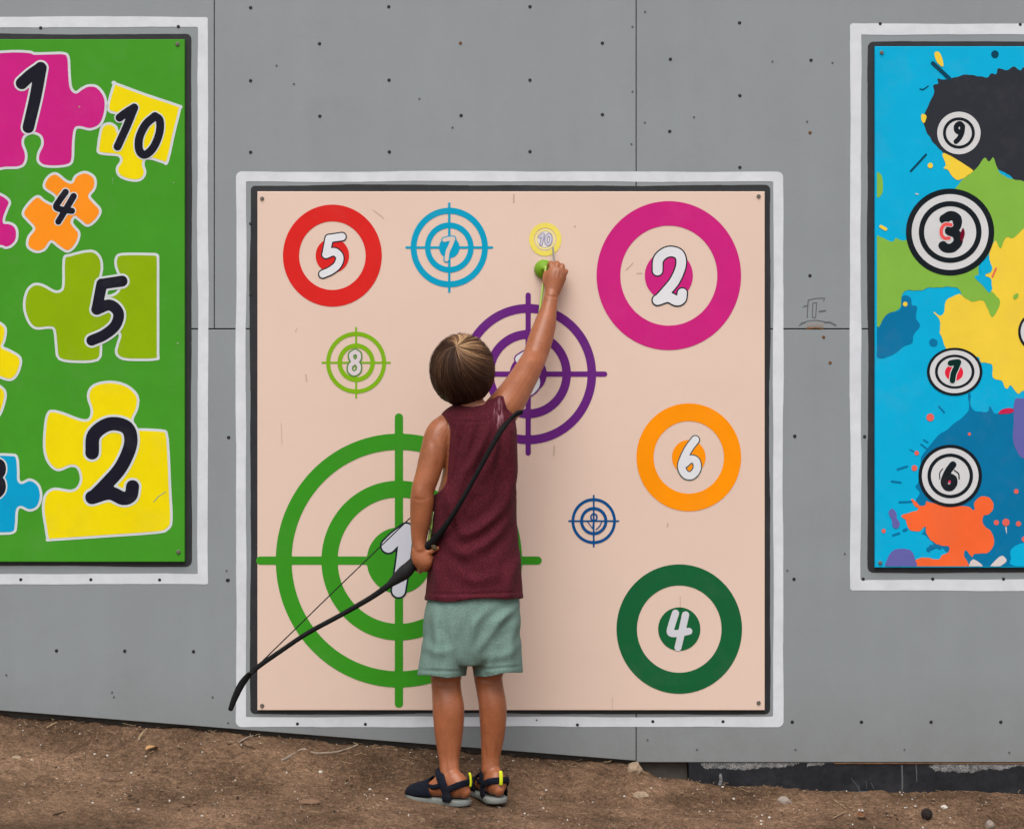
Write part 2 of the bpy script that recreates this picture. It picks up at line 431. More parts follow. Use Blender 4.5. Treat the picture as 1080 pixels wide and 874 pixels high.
def numeral(parent, ch, cx, cy, h, fill, line, lw, w=.2, ha=H2, hb=H3, **k):
    gs = []
    if len(ch) == 1: g1 = glyph(ch, cx, cy, h, w, **k)
    else: g1 = f_union([glyph(c, cx+(i-.5)*h*.52, cy, h, w, **k) for i, c in enumerate(ch)])
    L = []
    if line is not None: L.append((f_off(g1, lw), line, ha))
    L.append((g1, fill, hb))
    o = sheet('numeral', L, parent, max(.35, min(1.0, h/60)))
    return o
def target(root, label, cx, cy, rings, disc, cross, m, h=H1, step=.8):
    """rings: (R, w); disc r; cross: (half length, width)"""
    fs = [f_ring(cx, cy, R, w) for R, w in rings]
    if disc: fs.append(f_ring(cx, cy, disc))
    if cross:
        hl, w = cross
        fs.append(f_strokes([([(cx-hl,cy),(cx+hl,cy)],w),([(cx,cy-hl*1.03),(cx,cy+hl*1.03)],w)]))
    o = sheet('target', [(f_union(fs), m, h)], root, step); o['label'] = label
    return o
t = target(ctr, 'red ring target with white 5', 351,270,[(52,17)],17.6,None, ink('red_print',(214,52,50))); numeral(t,'5',350.5,269.8,48,WHT,DRK,1.3,.16)
CY = ink('cyan_print',(0,160,196))
t = target(ctr, 'cyan crosshair target with 7', 474,261.5,[(40.6,6.2),(25.6,5.8)],10.8,(45,2.5),CY,step=.6); numeral(t,'7',473.5,263,27,ink('pale_print',(216,196,186)),CY,1.2,.16)
t = target(ctr, 'small yellow target with 10', 575,253,[(17,5.2)],None,None,ink('yellow_pale_print',(234,218,104)),step=.5)
s = sheet('inner_ring',[(f_ring(575,253,10.6,1.8),ink('yellow_light_print',(238,228,150)),H1),(f_ring(575,253,8.2),ink('offwhite_print',(226,222,214)),H1)],t,.5)
numeral(t,'10',574.8,253,13,ink('pale_violet_print',(205,203,214)),ink('violet_grey_print',(150,148,176)),.9,.14)
MAG = ink('magenta_print',(201,50,128))
t = target(ctr, 'large magenta ring target with white 2', 705,291,[(76,25)],25.3,None,MAG); numeral(t,'2',705.5,292,62,WHT,DRK,1.4,.16)
LIM = ink('lime_print',(128,178,42))
t = target(ctr, 'lime crosshair target with 8', 376,382.5,[(31.5,4.2),(19.6,4.6)],None,(35.5,2),LIM,step=.6); numeral(t,'8',374.5,382.5,28,ink('lilac_white_print',(214,204,208)),ink('grey_green_print',(92,140,70)),1.5,.15)
PUR = ink('purple_print',(108,52,128))
t = target(ctr, 'purple crosshair target behind the raised arm', 557,394.5,[(71.5,9),(45,9)],19.5,(80.5,5.5),PUR); numeral(t,'3',556,394,46,WHT,PUR,1.4,.2)
t = target(ctr, 'orange ring target with white 6', 726,482,[(55,18)],17.7,None,ink('orange_print',(250,150,34))); numeral(t,'6',727,482.5,45,WHT,ink('slate_print',(84,96,92)),1.2,.17)
BLU = ink('deep_blue_print',(16,84,140))
t = target(ctr, 'small blue crosshair target with 9', 626,549,[(23.4,3),(14.4,3.2)],None,(26,1.8),BLU,step=.5)
n9 = sheet('numeral',[(f_union([f_ring(626.2,545,4.0,1.6,1.1),f_strokes([(catmull([(626.2,549),(625.2,554),(626.2,560)],4),1.4),(catmull([(619,549),(622,553),(625,557)],4),1.0),(catmull([(634.5,549),(632.5,554),(628.5,558)],4),1.2)])]),BLU,H2)],t,.4)
DGR = ink('dark_green_print',(42,100,64))
t = target(ctr, 'dark green ring target with white 4', 716,662.5,[(66,21.5)],22.2,None,DGR); numeral(t,'4',715.5,663.5,44,ink('grey_white_print',(204,206,212)),None,0,.17)
GRN = ink('green_print',(66,148,48))
t = target(ctr, 'very large green crosshair target with white 1', 421,590.5,[(129.5,16.6),(81.5,17)],33.8,(146,8.6),GRN,step=1); numeral(t,'1',423.5,590.5,77,ink('cool_white_print',(206,210,220)),DRK,1.9,.18,slant=-.08)
# scratches and scuffs printed into nothing: little bare marks on the board
sc = [([(660,285),(667,278)],.8),([(671,288.5),(677,288.5)],.7),([(584.5,470),(584,480)],1.3),([(704,551),(703.5,555)],1.2),([(645.5,734),(645.5,748)],.6),
      ([(394,222),(402,228),(405,231)],.6),([(541.8,206),(541.8,214)],1.6),([(297,446),(298,468)],.5),([(717,628),(717,642)],.6),([(606,239),(606.4,239.5)],1.6),
      ([(312,350),(314,346)],.6),([(323,395),(324,402)],1.2)]
drops('scratch',[f_strokes([q]) for q in sc],mat('scratch_brown',srgb(200,174,156),.7),H1,ctr,.4)

# puzzle board
GB = ink('leaf_green_print',(75,152,52))
pz = thing('puzzle_board', 'green printed board of numbered jigsaw pieces on the left of the wall', 'sign board', (wall(-75,592)[0], -.005, wall(-75,592)[1]))
board(pz, -343, 42.5, 195.5, 592, GB, [(188,47.5),(189,581.5),(-336,48),(-336,581)])
EDGE = ink('piece_edge_print',(205,212,214)); YEL = ink('yellow_print',(236,216,14)); PDK = ink('charcoal_print',(44,44,52))
MG2 = ink('magenta_piece_print',(200,48,132)); ORA = ink('orange_piece_print',(248,148,46)); LM2 = ink('lime_piece_print',(140,174,28)); CB = ink('cyan_piece_print',(0,158,204))
def piece(label, poly, m, smooth=4, lw=1.9):
    fb = f_clip(f_poly(catmull(poly, smooth, True)), -341, 45, 194, 590)
    o = sheet('puzzle_piece', [(f_off(fb, lw), EDGE, H0), (f_off(fb, -lw*.45), m, H1)], pz, 1.0); o['label'] = label
    return o
A = lambda p: Z(0,20,2.9125,p); B_ = lambda p: Z(0,190,5.825,p); Cc = lambda p: Z(0,310,2.65,p); Dd = lambda p: Z(0,320,3.36,p)
t = piece('large magenta piece with 1', A([(-190,112),(-60,110),(40,104),(95,106),(110,111),(160,110),(198,110),(212,122),(215,170),(220,214),(236,230),(255,218),(275,209),(300,212),(320,235),(327,262),(322,300),(308,328),(280,340),(250,334),(233,340),(227,380),(225,430),(215,448),(180,454),(140,452),(122,438),(123,415),(135,388),(130,362),(105,351),(78,362),(72,385),(82,415),(80,440),(65,455),(20,458),(-190,458)]), MG2)
numeral(t,'1',36.5,104,76,PDK,EDGE,2.0,.165)
t = piece('yellow piece with 10', A([(355,203),(358,203),(450,237),(548,270),(553,280),(536,350),(516,438),(505,441),(470,430),(447,432),(441,450),(447,475),(432,495),(400,495),(370,482),(364,460),(377,438),(368,420),(330,416),(307,411),(306,395),(312,355),(320,332),(340,325),(358,335),(364,352),(384,345),(388,312),(365,293),(342,286),(336,274),(342,245)]), YEL, 3)
numeral(t,'1',133,135,50,PDK,EDGE,1.3,.17,slant=.22); numeral(t,'0',158.5,143.5,50,PDK,EDGE,1.3,.17,slant=.22)
t = piece('small orange piece with 4', A([(140,518),(150,490),(175,478),(205,500),(225,505),(237,485),(265,474),(292,490),(293,520),(276,545),(290,565),(310,590),(297,618),(272,635),(250,620),(232,608),(222,625),(230,640),(245,660),(236,692),(212,714),(185,700),(160,683),(140,708),(115,715),(90,700),(92,672),(110,645),(92,622),(75,600),(90,572),(118,548),(140,562),(165,572),(178,552),(165,537)]), ORA)
numeral(t,'4',68.5,219,39,PDK,EDGE,1.2,.17,rot=18)
piece('magenta piece cut by the left edge', B_([(-300,60),(-60,80),(0,90),(40,110),(65,140),(50,180),(30,235),(32,266),(60,268),(95,285),(110,320),(105,370),(75,405),(40,415),(0,405),(-200,420),(-330,380)]), MG2)
t = piece('lime piece with 5', [(69,274),(75,270),(97,265.5),(106,272),(108,284),(105,298),(107,309),(116,313),(126,308),(129,296),(124,282),(124,273),(130,269),(160,269),(166,270),(167,276),(167,320),(167,372),(166,378),(150,379),(131,378),(124,372),(126,362),(128,352),(118,346),(108,352),(107,366),(104,379),(82,381),(64,378),(61,366),(59,348),(53,345),(40,346),(33,341),(28,329),(27.5,317),(31,306),(38,300.5),(47,302),(58,308),(65,307.5),(68.5,301)], LM2, 3)
numeral(t,'5',113,328,76,PDK,EDGE,2.2,.15)
piece('upper yellow piece cut by the left edge', Dd([(-140,40),(-40,60),(0,70),(22,90),(18,130),(10,155),(40,170),(75,195),(68,240),(45,268),(10,262),(-40,240),(-150,250)]), YEL)
piece('lower yellow piece cut by the left edge', Dd([(-120,300),(-30,285),(8,298),(22,320),(15,360),(0,395),(-30,420),(-130,410)]), YEL)
t = piece('blue piece cut by the left edge', Dd([(-150,533),(-60,535),(40,537),(62,545),(67,590),(68,625),(82,636),(110,625),(138,642),(148,680),(136,718),(108,730),(78,718),(63,732),(59,785),(50,808),(0,812),(-150,812),(-160,700)]), CB)
numeral(t,'8',-4,504,44,PDK,EDGE,1.5,.2)
t = piece('large yellow piece with 2', Cc([(150,328),(180,335),(225,352),(252,352),(261,325),(250,285),(265,257),(310,247),(355,257),(385,285),(384,320),(371,350),(380,377),(410,380),(455,383),(467,392),(472,450),(476,540),(480,630),(470,654),(440,664),(300,674),(150,684),(138,682),(132,650),(125,600),(131,562),(155,545),(200,551),(222,540),(231,515),(222,485),(200,478),(165,490),(140,470),(128,430),(131,365),(138,335)]), YEL, 3)
numeral(t,'2',118.5,486.5,94,PDK,EDGE,2.4,.15,sx=1.08)
drops('scratch',[f_strokes([q]) for q in [(Cc([(432,580),(445,565),(465,552)]),.9),(A([(350,490),(348,508)]),.5),([(188,362),(188.6,362.4)],1.6),(A([(535,503),(536,506)]),1.0),(A([(246,272),(248,273)]),1.2)]],mat('scratch_pale',srgb(150,170,130),.7),H2,pz,.5)

# splash board
SKY = ink('sky_cyan_print',(0,174,218)); BLK = ink('ink_black_print',(58,60,66)); GR2 = ink('grass_print',(132,182,76)); YL2 = ink('warm_yellow_print',(238,206,72))
DB = ink('ocean_print',(0,118,164)); OR2 = ink('coral_print',(242,108,62)); VI = ink('violet_print',(104,104,170)); DK2 = ink('navy_ink_print',(22,74,96)); COR = ink('salmon_print',(226,104,92)); CRI = ink('crimson_print',(200,48,84))
sp = thing('splash_board', 'blue printed board of paint splashes and round numbered targets on the right', 'sign board', (wall(1192,598)[0], -.005, wall(1192,598)[1]))
board(sp, 922, 50, 1462, 598, SKY, [(929,56.5),(927.5,593),(1455,57),(1455,592)])
sp_root[0] = sp
def splat(label, fb, m, h, step=1.0):
    o = sheet('paint_splat', [(f_clip(fb, 924, 52, 1460, 596.5), m, h)], sp, step); o['label'] = label
    return o
R0 = lambda p: Z(960,40,5.467,p); R3 = lambda p: Z(910,180,4.853,p); R4 = lambda p: Z(910,350,6.24,p); R5 = lambda p: Z(910,460,5.465,p)
jag = lambda pts: f_poly(catmull(pts, 3, True))
def rag(fb, amp, s, seed):
    f, b = fb
    def g2(X, Y):
        d = f(X, Y)
        n = np.sin(X/s+seed)*np.cos(Y/s*1.13+seed*1.7)+.6*np.sin(X/s*2.3+Y/s*1.1+seed)
        return d+amp*n*np.clip(1-np.abs(d)/6, 0, 1)
    return g2, b
splat('ocean blue splash low on the board', rag(jag(R4([(440,740),(480,690),(600,600),(680,530),(688,500),(690,412),(700,412),(706,485),(730,518),(812,525),(822,490),(835,485),(845,520),(868,540),(900,520),(985,500),(1200,480),(1900,470)])+R5([(1600,500),(1600,760),(590,765),(480,668),(440,635),(370,662),(366,640),(400,618),(350,565),(330,562),(352,520),(300,385),(322,330),(298,290),(322,250),(332,120)])),.5,4,1), DB, H0)
splat('ocean blue splash at the left edge', rag(jag(R3([(40,800),(80,795),(110,740),(185,712),(190,655),(215,640),(243,658),(247,690),(272,702),(270,760),(287,795),(262,830),(252,860)])+R4([(330,-10),(322,70),(275,92),(210,140),(140,170),(75,165),(30,165)])),.5,4,2), DB, H0)
splat('black splash at the top', rag(jag(R0([(155,268),(150,235),(185,248),(240,235),(300,220),(370,221),(440,236),(458,212),(488,212),(502,181),(545,191),(590,172),(630,196),(656,170),(760,160),(900,190),(1300,300),(1100,800),(650,830),(560,790),(480,760),(340,775),(180,660),(110,580),(75,510),(70,470),(95,400),(130,320),(130,280)])),.45,3.5,3), BLK, H0)
splat('warm yellow splash on the right', rag(jag(R3([(1300,150),(950,200),(825,270),(700,320),(640,430),(655,495),(622,535),(655,562),(640,625),(560,672),(490,634),(422,666),(412,725),(388,745),(362,722),(357,732),(384,757),(394,830)])+R4([(500,0),(528,80),(560,125),(690,170),(752,165),(770,200),(812,205),(842,220),(853,304),(905,320),(940,376),(966,352),(1012,406),(1061,380),(1250,350),(1900,300)])),.4,3.5,4), YL2, H0)
splat('green splash across the middle', rag(jag(R3([(30,355),(140,368),(165,344),(215,358),(330,250),(440,130),(480,75),(520,35),(550,15),(570,-5),(600,-40),(620,-62),(640,-45),(660,-66),(672,-40),(700,20),(760,45),(830,60),(950,80),(1100,120),(950,230),(825,290),(770,345),(727,345),(700,402),(668,355),(640,430),(585,490),(600,560),(660,625),(697,672),(657,750),(612,668),(560,672),(500,640),(480,600),(345,600),(300,612),(212,617),(192,650),(186,705),(112,740),(78,800),(60,770),(30,770)])),.45,3.5,5), GR2, H1)
splat('cyan gap in the splashes', jag(R3([(590,490),(625,458),(655,490),(650,520),(620,535),(640,570),(657,600),(640,626),(610,590),(565,545),(600,530)])), SKY, H2)
splat('coral splash at the bottom', rag(jag(R5([(215,455),(262,440),(315,418),(290,395),(274,366),(288,362),(320,398),(352,396),(362,372),(400,385),(500,400),(590,400),(638,425),(634,385),(660,354),(710,345),(742,375),(742,422),(715,450),(688,458),(690,510),(733,545),(750,622),(705,670),(632,676),(634,705),(600,665),(582,655),(578,690),(592,765),(295,765),(295,710),(350,696),(430,706),(450,680),(488,666),(490,632),(420,620),(365,570),(356,515),(320,545),(265,535),(240,480)])),.35,3,6), OR2, H1)
splat('violet blob at the bottom corner', blob(R5([(130,775),(138,700),(170,655),(220,645),(270,655),(294,700),(297,775)])), VI, H2)
splat('violet drop by the coral splash', blob(R5([(145,430),(165,415),(188,440),(190,468),(208,500),(195,528),(168,520),(162,480),(146,452)])), VI, H2)
splat('violet splash cut by the right edge', blob(R4([(992,450),(1061,436),(1400,420),(1500,640),(1300,850),(1061,835),(1000,770),(980,700),(985,600)])), VI, H1)
splat('green drop at the left edge', blob(R3([(30,5),(80,15),(97,50),(95,120),(62,145),(30,145)])), GR2, H0)
splat('yellow splash below the black one', jag(R0([(185,665),(340,755),(348,780),(275,824),(235,800),(212,765),(185,755),(200,735)])), YL2, H1)
drops('paint_drop', [blob(R0([(135,90),(160,88),(180,130),(183,172),(152,150),(137,118)])), blob(R0([(60,445),(88,455),(76,495),(60,482)])), f_ring(*R0([(110,740)])[0],2.8), f_strokes([(R3([(88,288),(112,302)]),3.4)]), f_ring(*R3([(212,684)])[0],2.4)], YL2, H2, sp)
drops('paint_drop', [f_ring(*R0([(482,100)])[0],3.9), f_strokes([(R0([(125,152),(220,240)]),4.2)]),f_strokes([(R0([(50,300),(68,304),(98,283)]),1.3)]),f_strokes([(R0([(-2,772),(85,677)]),2.2)])], DK2, H1, sp)
drops('paint_fleck', [f_strokes([q]) for q in [(R5(p),w) for p,w in (([(195,190),(250,172)],2.2),([(162,258),(214,265)],2),([(205,378),(275,375)],2),([(265,75),(318,100)],1),([(330,45),(362,70)],1.6),([(345,20),(370,35)],1.4),([(170,568),(205,556)],2.2),([(232,540),(245,535)],3))]+[(R4([(495,490),(530,530)]),1.6),(R4([(455,70),(460,72)]),8)]], DB, H1, sp)
drops('paint_drop', [f_ring(*R4([(437,562)])[0],4),f_ring(*R4([(694,671)])[0],1.6)]+[f_ring(*R5([c])[0],r) for c,r in (((305,96),2.4),((292,182),3),((115,543),2.2),((763,495),2.7),((818,494),3.8),((890,502),2.7),((877,316),2.5),((925,590),3))], COR, H2, sp)
splat('crimson fleck', blob(R4([(885,537),(905,512),(955,500),(986,512),(972,532),(925,538)])), CRI, H2, .6)
splat('red fleck', f_strokes([(R3([(676,502),(657,545)]),1.8)]), COR, H2, .6)
splat('green fleck', blob(R3([(766,640),(785,628),(790,645),(775,660),(764,655)])), GR2, H2, .6)
drops('paint_drop', [jag(R5([(720,757),(770,700),(800,686),(822,715),(790,742),(760,757)])), jag(R5([(608,752),(630,705),(690,752)])), f_strokes([(R3([(267,121),(278,124)]),1.3)]), f_strokes([(R5([(818,525),(822,560)]),1.6,.4)])], ink('pale_drop_print',(214,206,204)), H2, sp)
splat('cyan splash in the bottom right', jag(R5([(845,655),(880,625),(929,610),(1050,590),(1300,640),(1200,760),(870,745),(848,700)])), SKY, H1)
splat('ocean tick', f_strokes([(R5([(375,655),(385,632),(420,630),(440,640)]),3.2)]), DB, H2, .6)
GW = ink('target_white_print',(208,210,212)); TK = ink('target_black_print',(42,46,50))
def disc_target(label, cx, cy, r, lw, r2, w2, ay):
    L = []
    if lw: L += [(f_ring(cx,cy,r,None,ay),TK,H3),(f_ring(cx,cy,r-lw,None,ay),GW,H4)]
    else: L += [(f_ring(cx,cy,r,None,ay),GW,H4)]
    L.append((f_ring(cx,cy,r2,w2,ay),TK,H5))
    o = sheet('target', L, sp, .8); o['label'] = label
    return o
t = disc_target('round target 9 on the black splash', 1010.1,141.2,22.8,0,16.8,3.2,.98); numeral(t,'9',1010.5,140.8,23,TK,None,0,.23,ha=H5,hb=H5)
t = disc_target('largest round target 3', 1000.9,245.3,46.4,6,33,5.6,.985)
numeral(t,'3',1001.5,245.3,41,TK,None,0,.24,ha=H5,hb=H5)
sheet('red_mark',[(f_strokes([(catmull(R3([(445,280),(415,278),(395,300),(395,330),(410,350),(435,350)]),5),5.0)]),GW,H6),(f_strokes([(catmull(R3([(445,280),(415,278),(397,300),(397,330),(412,348),(435,348)]),5),3.6)]),ink('red_mark_print',(232,92,92)),H6+.0003),(jag(R3([(506,295),(516,325),(500,368),(492,335)])),ink('wine_print',(112,24,50)),H6)][:2],t,.5)
sheet('red_mark',[(jag(R3([(506,295),(516,325),(500,368),(492,335)])),ink('wine_print',(112,24,50)),H6)],t,.5)
t = disc_target('oval target 7', 1005.7,392,29.2,3,20.8,3,.86)
sheet('red_mark',[(f_ring(1005,393,9.6,None,.9),ink('red_dot_print',(222,52,70)),H5)],t,.5)
numeral(t,'7',1005.4,391.5,24,ink('bottle_print',(20,56,52)),GW,.9,.25,ha=H5+.0003,hb=H6+.0003)
t = disc_target('round target 6 above the coral splash', 1001,501.5,33.4,3.6,24,3.7,.98); numeral(t,'6',1000,502,29,TK,None,0,.25,ha=H5,hb=H5)
sheet('red_mark',[(f_ring(1000.2,507.6,1.4),ink('pink_dot_print',(220,60,100)),H6)],t,.5)
drops('motion_mark',[f_strokes([(catmull(R5([(455,185),(437,210),(437,245)]),4),1.1)]),f_strokes([(catmull(R5([(520,195),(545,215),(548,245)]),4),1.4)])],TK,H5,t,.5)
disc_target('round target cut by the right edge', 1094,350,21.5,2.6,14.5,2.4,1.0)

# ---------------------------------------------------------------- ground
zw_px = np.array([-2000,-400,0,200,420,560,660,700,760,900,1080,1500,3000]); zw_py = np.array([690,735,757,770,789,799,805,820,827,835,836,839,845])
def ground_z(x, d):
    px = 540+x*430
    zw = ZC-(np.interp(px, zw_px, zw_py)-437)/430
    fl = -.07*(np.clip(x,-2.5,2.5)+.1)
    fl = np.clip(fl, -.12, .16)
    t = np.clip(d/.24, 0, 1); t = t*t*(3-2*t)
    return zw*(1-t)+fl*t
def make_ground():
    xs = np.concatenate([-np.geomspace(400,1.75,18), np.arange(-1.7,1.7,.0048), np.geomspace(1.75,400,18)])
    ds = np.concatenate([-np.geomspace(400,.07,16), np.arange(-.05,.72,.0048), np.geomspace(.76,400,22)])
    V = np.empty((len(ds),len(xs),3))
    for j, d in enumerate(ds):
        for i, x in enumerate(xs):
            z = float(ground_z(x, d))
            if abs(x) < 1.72 and -.06 < d < .74:
                foot = min((x+.17)**2+(d-.29)**2, (x+.05)**2+(d-.24)**2)
                k = min(1, max(.25, (foot-.006)/.012))
                n = .009*mnoise.noise((x*5,d*5,1))+.006*mnoise.noise((x*15,d*15,5))+.0042*mnoise.noise((x*38,d*52,2))+.0030*mnoise.noise((x*95,d*120,9))
                cl = mnoise.noise((x*28+7,d*28,3)); n += .006*max(0, cl-.25)
                z += n*k-.001
            V[j,i] = (x,-d,z)
    nx = len(xs); Vv = V.reshape(-1,3)
    Fc = [(j*nx+i,(j+1)*nx+i,(j+1)*nx+i+1,j*nx+i+1) for j in range(len(ds)-1) for i in range(nx-1)]
    m = bpy.data.materials.new('dry_brown_soil'); m.use_nodes = True
    nt = m.node_tree; N = nt.nodes; L = nt.links; b = N['Principled BSDF']; b.inputs['Roughness'].default_value = .95; b.inputs['Specular IOR Level'].default_value = .1
    tc = N.new('ShaderNodeTexCoord')
    def noise_(s, det=8, r=.6):
        n = N.new('ShaderNodeTexNoise'); n.inputs['Scale'].default_value = s; n.inputs['Detail'].default_value = det; n.inputs['Roughness'].default_value = r
        L.new(tc.outputs['Object'], n.inputs['Vector']); return n
    a = noise_(3.5); r = N.new('ShaderNodeValToRGB'); r.color_ramp.elements[0].position = .34; r.color_ramp.elements[1].position = .68
    r.color_ramp.elements[0].color = (.112,.067,.041,1); r.color_ramp.elements[1].color = (.325,.200,.126,1)
    L.new(a.outputs['Fac'], r.inputs['Fac'])
    c = noise_(160, 6, .75); r2 = N.new('ShaderNodeMapRange'); r2.inputs['From Min'].default_value = .3; r2.inputs['From Max'].default_value = .7; r2.inputs['To Min'].default_value = .3; r2.inputs['To Max'].default_value = 1.95
    L.new(c.outputs['Fac'], r2.inputs['Value'])
    mx = N.new('ShaderNodeMix'); mx.data_type = 'RGBA'; mx.blend_type = 'MULTIPLY'; mx.inputs[0].default_value = 1
    L.new(r.outputs['Color'], mx.inputs[6]); L.new(r2.outputs['Result'], mx.inputs[7])
    gr = noise_(52, 8, .8); g3 = N.new('ShaderNodeMapRange'); g3.inputs['From Min'].default_value = .36; g3.inputs['From Max'].default_value = .64; g3.inputs['To Min'].default_value = .55; g3.inputs['To Max'].default_value = 1.4
    L.new(gr.outputs['Fac'], g3.inputs['Value'])
    mxg = N.new('ShaderNodeMix'); mxg.data_type = 'RGBA'; mxg.blend_type = 'MULTIPLY'; mxg.inputs[0].default_value = 1
    L.new(mx.outputs[2], mxg.inputs[6]); L.new(g3.outputs['Result'], mxg.inputs[7]); mx = mxg
    # straw coloured and dark crumbs
    v = N.new('ShaderNodeTexVoronoi'); v.inputs['Scale'].default_value = 130; L.new(tc.outputs['Object'], v.inputs['Vector'])
    sp_ = N.new('ShaderNodeSeparateColor'); L.new(v.outputs['Color'], sp_.inputs[0])
    g1 = N.new('ShaderNodeMath'); g1.operation = 'GREATER_THAN'; g1.inputs[1].default_value = .8; L.new(sp_.outputs[0], g1.inputs[0])
    l1 = N.new('ShaderNodeMath'); l1.operation = 'LESS_THAN'; l1.inputs[1].default_value = .32; L.new(v.outputs['Distance'], l1.inputs[0])
    mm = N.new('ShaderNodeMath'); mm.operation = 'MULTIPLY'; L.new(g1.outputs[0], mm.inputs[0]); L.new(l1.outputs[0], mm.inputs[1])
    mh = N.new('ShaderNodeMath'); mh.operation = 'MULTIPLY'; mh.inputs[1].default_value = .6; L.new(mm.outputs[0], mh.inputs[0])
    mx2 = N.new('ShaderNodeMix'); mx2.data_type = 'RGBA'; L.new(mh.outputs[0], mx2.inputs[0]); L.new(mx.outputs[2], mx2.inputs[6])
    cr = N.new('ShaderNodeValToRGB'); cr.color_ramp.elements[0].color = (.05,.032,.022,1); cr.color_ramp.elements[1].color = (.34,.25,.16,1); L.new(sp_.outputs[1], cr.inputs['Fac'])
    L.new(cr.outputs['Color'], mx2.inputs[7])
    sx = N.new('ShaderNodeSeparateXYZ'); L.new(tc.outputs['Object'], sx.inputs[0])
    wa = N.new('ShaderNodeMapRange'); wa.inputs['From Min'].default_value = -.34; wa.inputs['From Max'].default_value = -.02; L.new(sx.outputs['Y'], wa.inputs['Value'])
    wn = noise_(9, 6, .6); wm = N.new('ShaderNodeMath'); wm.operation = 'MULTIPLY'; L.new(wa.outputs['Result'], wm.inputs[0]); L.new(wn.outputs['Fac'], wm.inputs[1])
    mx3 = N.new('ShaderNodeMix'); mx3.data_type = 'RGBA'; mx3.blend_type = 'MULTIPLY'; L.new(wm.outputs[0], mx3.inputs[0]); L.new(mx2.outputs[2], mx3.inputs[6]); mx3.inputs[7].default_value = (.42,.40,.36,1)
    L.new(mx3.outputs[2], b.inputs['Base Color'])
    h = noise_(230, 6, .7); bp = N.new('ShaderNodeBump'); bp.inputs['Strength'].default_value = 1; bp.inputs['Distance'].default_value = .009
    L.new(h.outputs['Fac'], bp.inputs['Height']); L.new(bp.outputs['Normal'], b.inputs['Normal'])
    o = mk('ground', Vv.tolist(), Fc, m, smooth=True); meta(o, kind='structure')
    return o
make_ground()

def gpt(px, py):
    """ground point seen at this spot of the photo"""
    lo, hi = -.02, 1.2
    best = None
    for d in np.arange(.75, -.03, -.004):
        p = W(px, py, d)
        if p.z <= ground_z(p.x, d)+.001: best = (p.x, d); break
    if best is None: best = (W(px,py,.02).x, .02)
    return best[0], best[1], float(ground_z(best[0], best[1]))

def rock(name, label, px, py, w, h, m, seed, group=None, flat=.7, rz=0):
    x, d, z = gpt(px, py); s = w*pu(d)/2
    bm = bmesh.new(); bmesh.ops.create_icosphere(bm, subdivisions=3, radius=1)
    V = []
    for v in bm.verts:
        n = 1+.28*mnoise.noise(v.co*1.3+Vector((seed,0,0)))+.12*mnoise.noise(v.co*3.1+Vector((seed,4,0)))
        c = v.co*n
        c = Vector((c.x*s, c.y*s*.75, c.z*h*pu(d)/2*flat))
        c.rotate(Matrix.Rotation(rz,3,'Y'))
        V.append(c+Vector((x,-d,z+h*pu(d)*.10)))
    Fc = [tuple(v.index for v in f.verts) for f in bm.faces]; bm.free()
    o = mk(name, V, Fc, m, base=(x,-d,z)); meta(o, label, 'stone', group)
    return o
ST = mat('pale_stone', (.34,.25,.17), .9, var=.2, vs=60, bump=.8, bs=150)
ST2 = mat('grey_stone', (.30,.25,.21), .9, var=.2, vs=60, bump=.8, bs=150)
ST3 = mat('earthy_stone', (.16,.092,.06), .95, var=.2, vs=60, bump=.8, bs=150)
gs = 'loose stones on the dirt'
rock('stone','upright pale stone leaning at the wall foot under the panel joint',669,812,16,15,ST,1,gs,1.0,.5)
rock('stone','knobbly tan stone on the dirt below the panel joint',675,840,17,11,ST,2.3,gs,.9)
rock('stone','flat wedge of pale stone in front of the black footing',827,846,15,13,ST2,3.9,gs,.8,.3)
rock('stone','small grey stone at the bottom right corner',1044,870,10,10,ST2,5.7,gs,.9)
rock('stone','flat reddish stone half buried left of the boy',117,822,24,11,ST3,8.1,gs,.8)
rock('stone','pinkish flat stone at the far left',18,799,11,5,ST,9.6,gs,.9)
rock('stone','square flat earthy slab left of the sandals',327,846,22,15,mat('slab_earth',(.20,.118,.074),.95,var=.15,vs=50,bump=.5,bs=150),11.2,gs,.35)
rock('stone','white pebble on the dirt right of the footing drips',996,851,7,5,mat('chalk_stone',(.6,.55,.48),.9),12.7,gs,.9)
rock('stone','white pebble left of the grey bent twig',338,814,4,4,mat('chalk_stone_two',(.62,.58,.5),.9),13.7,gs,.9)

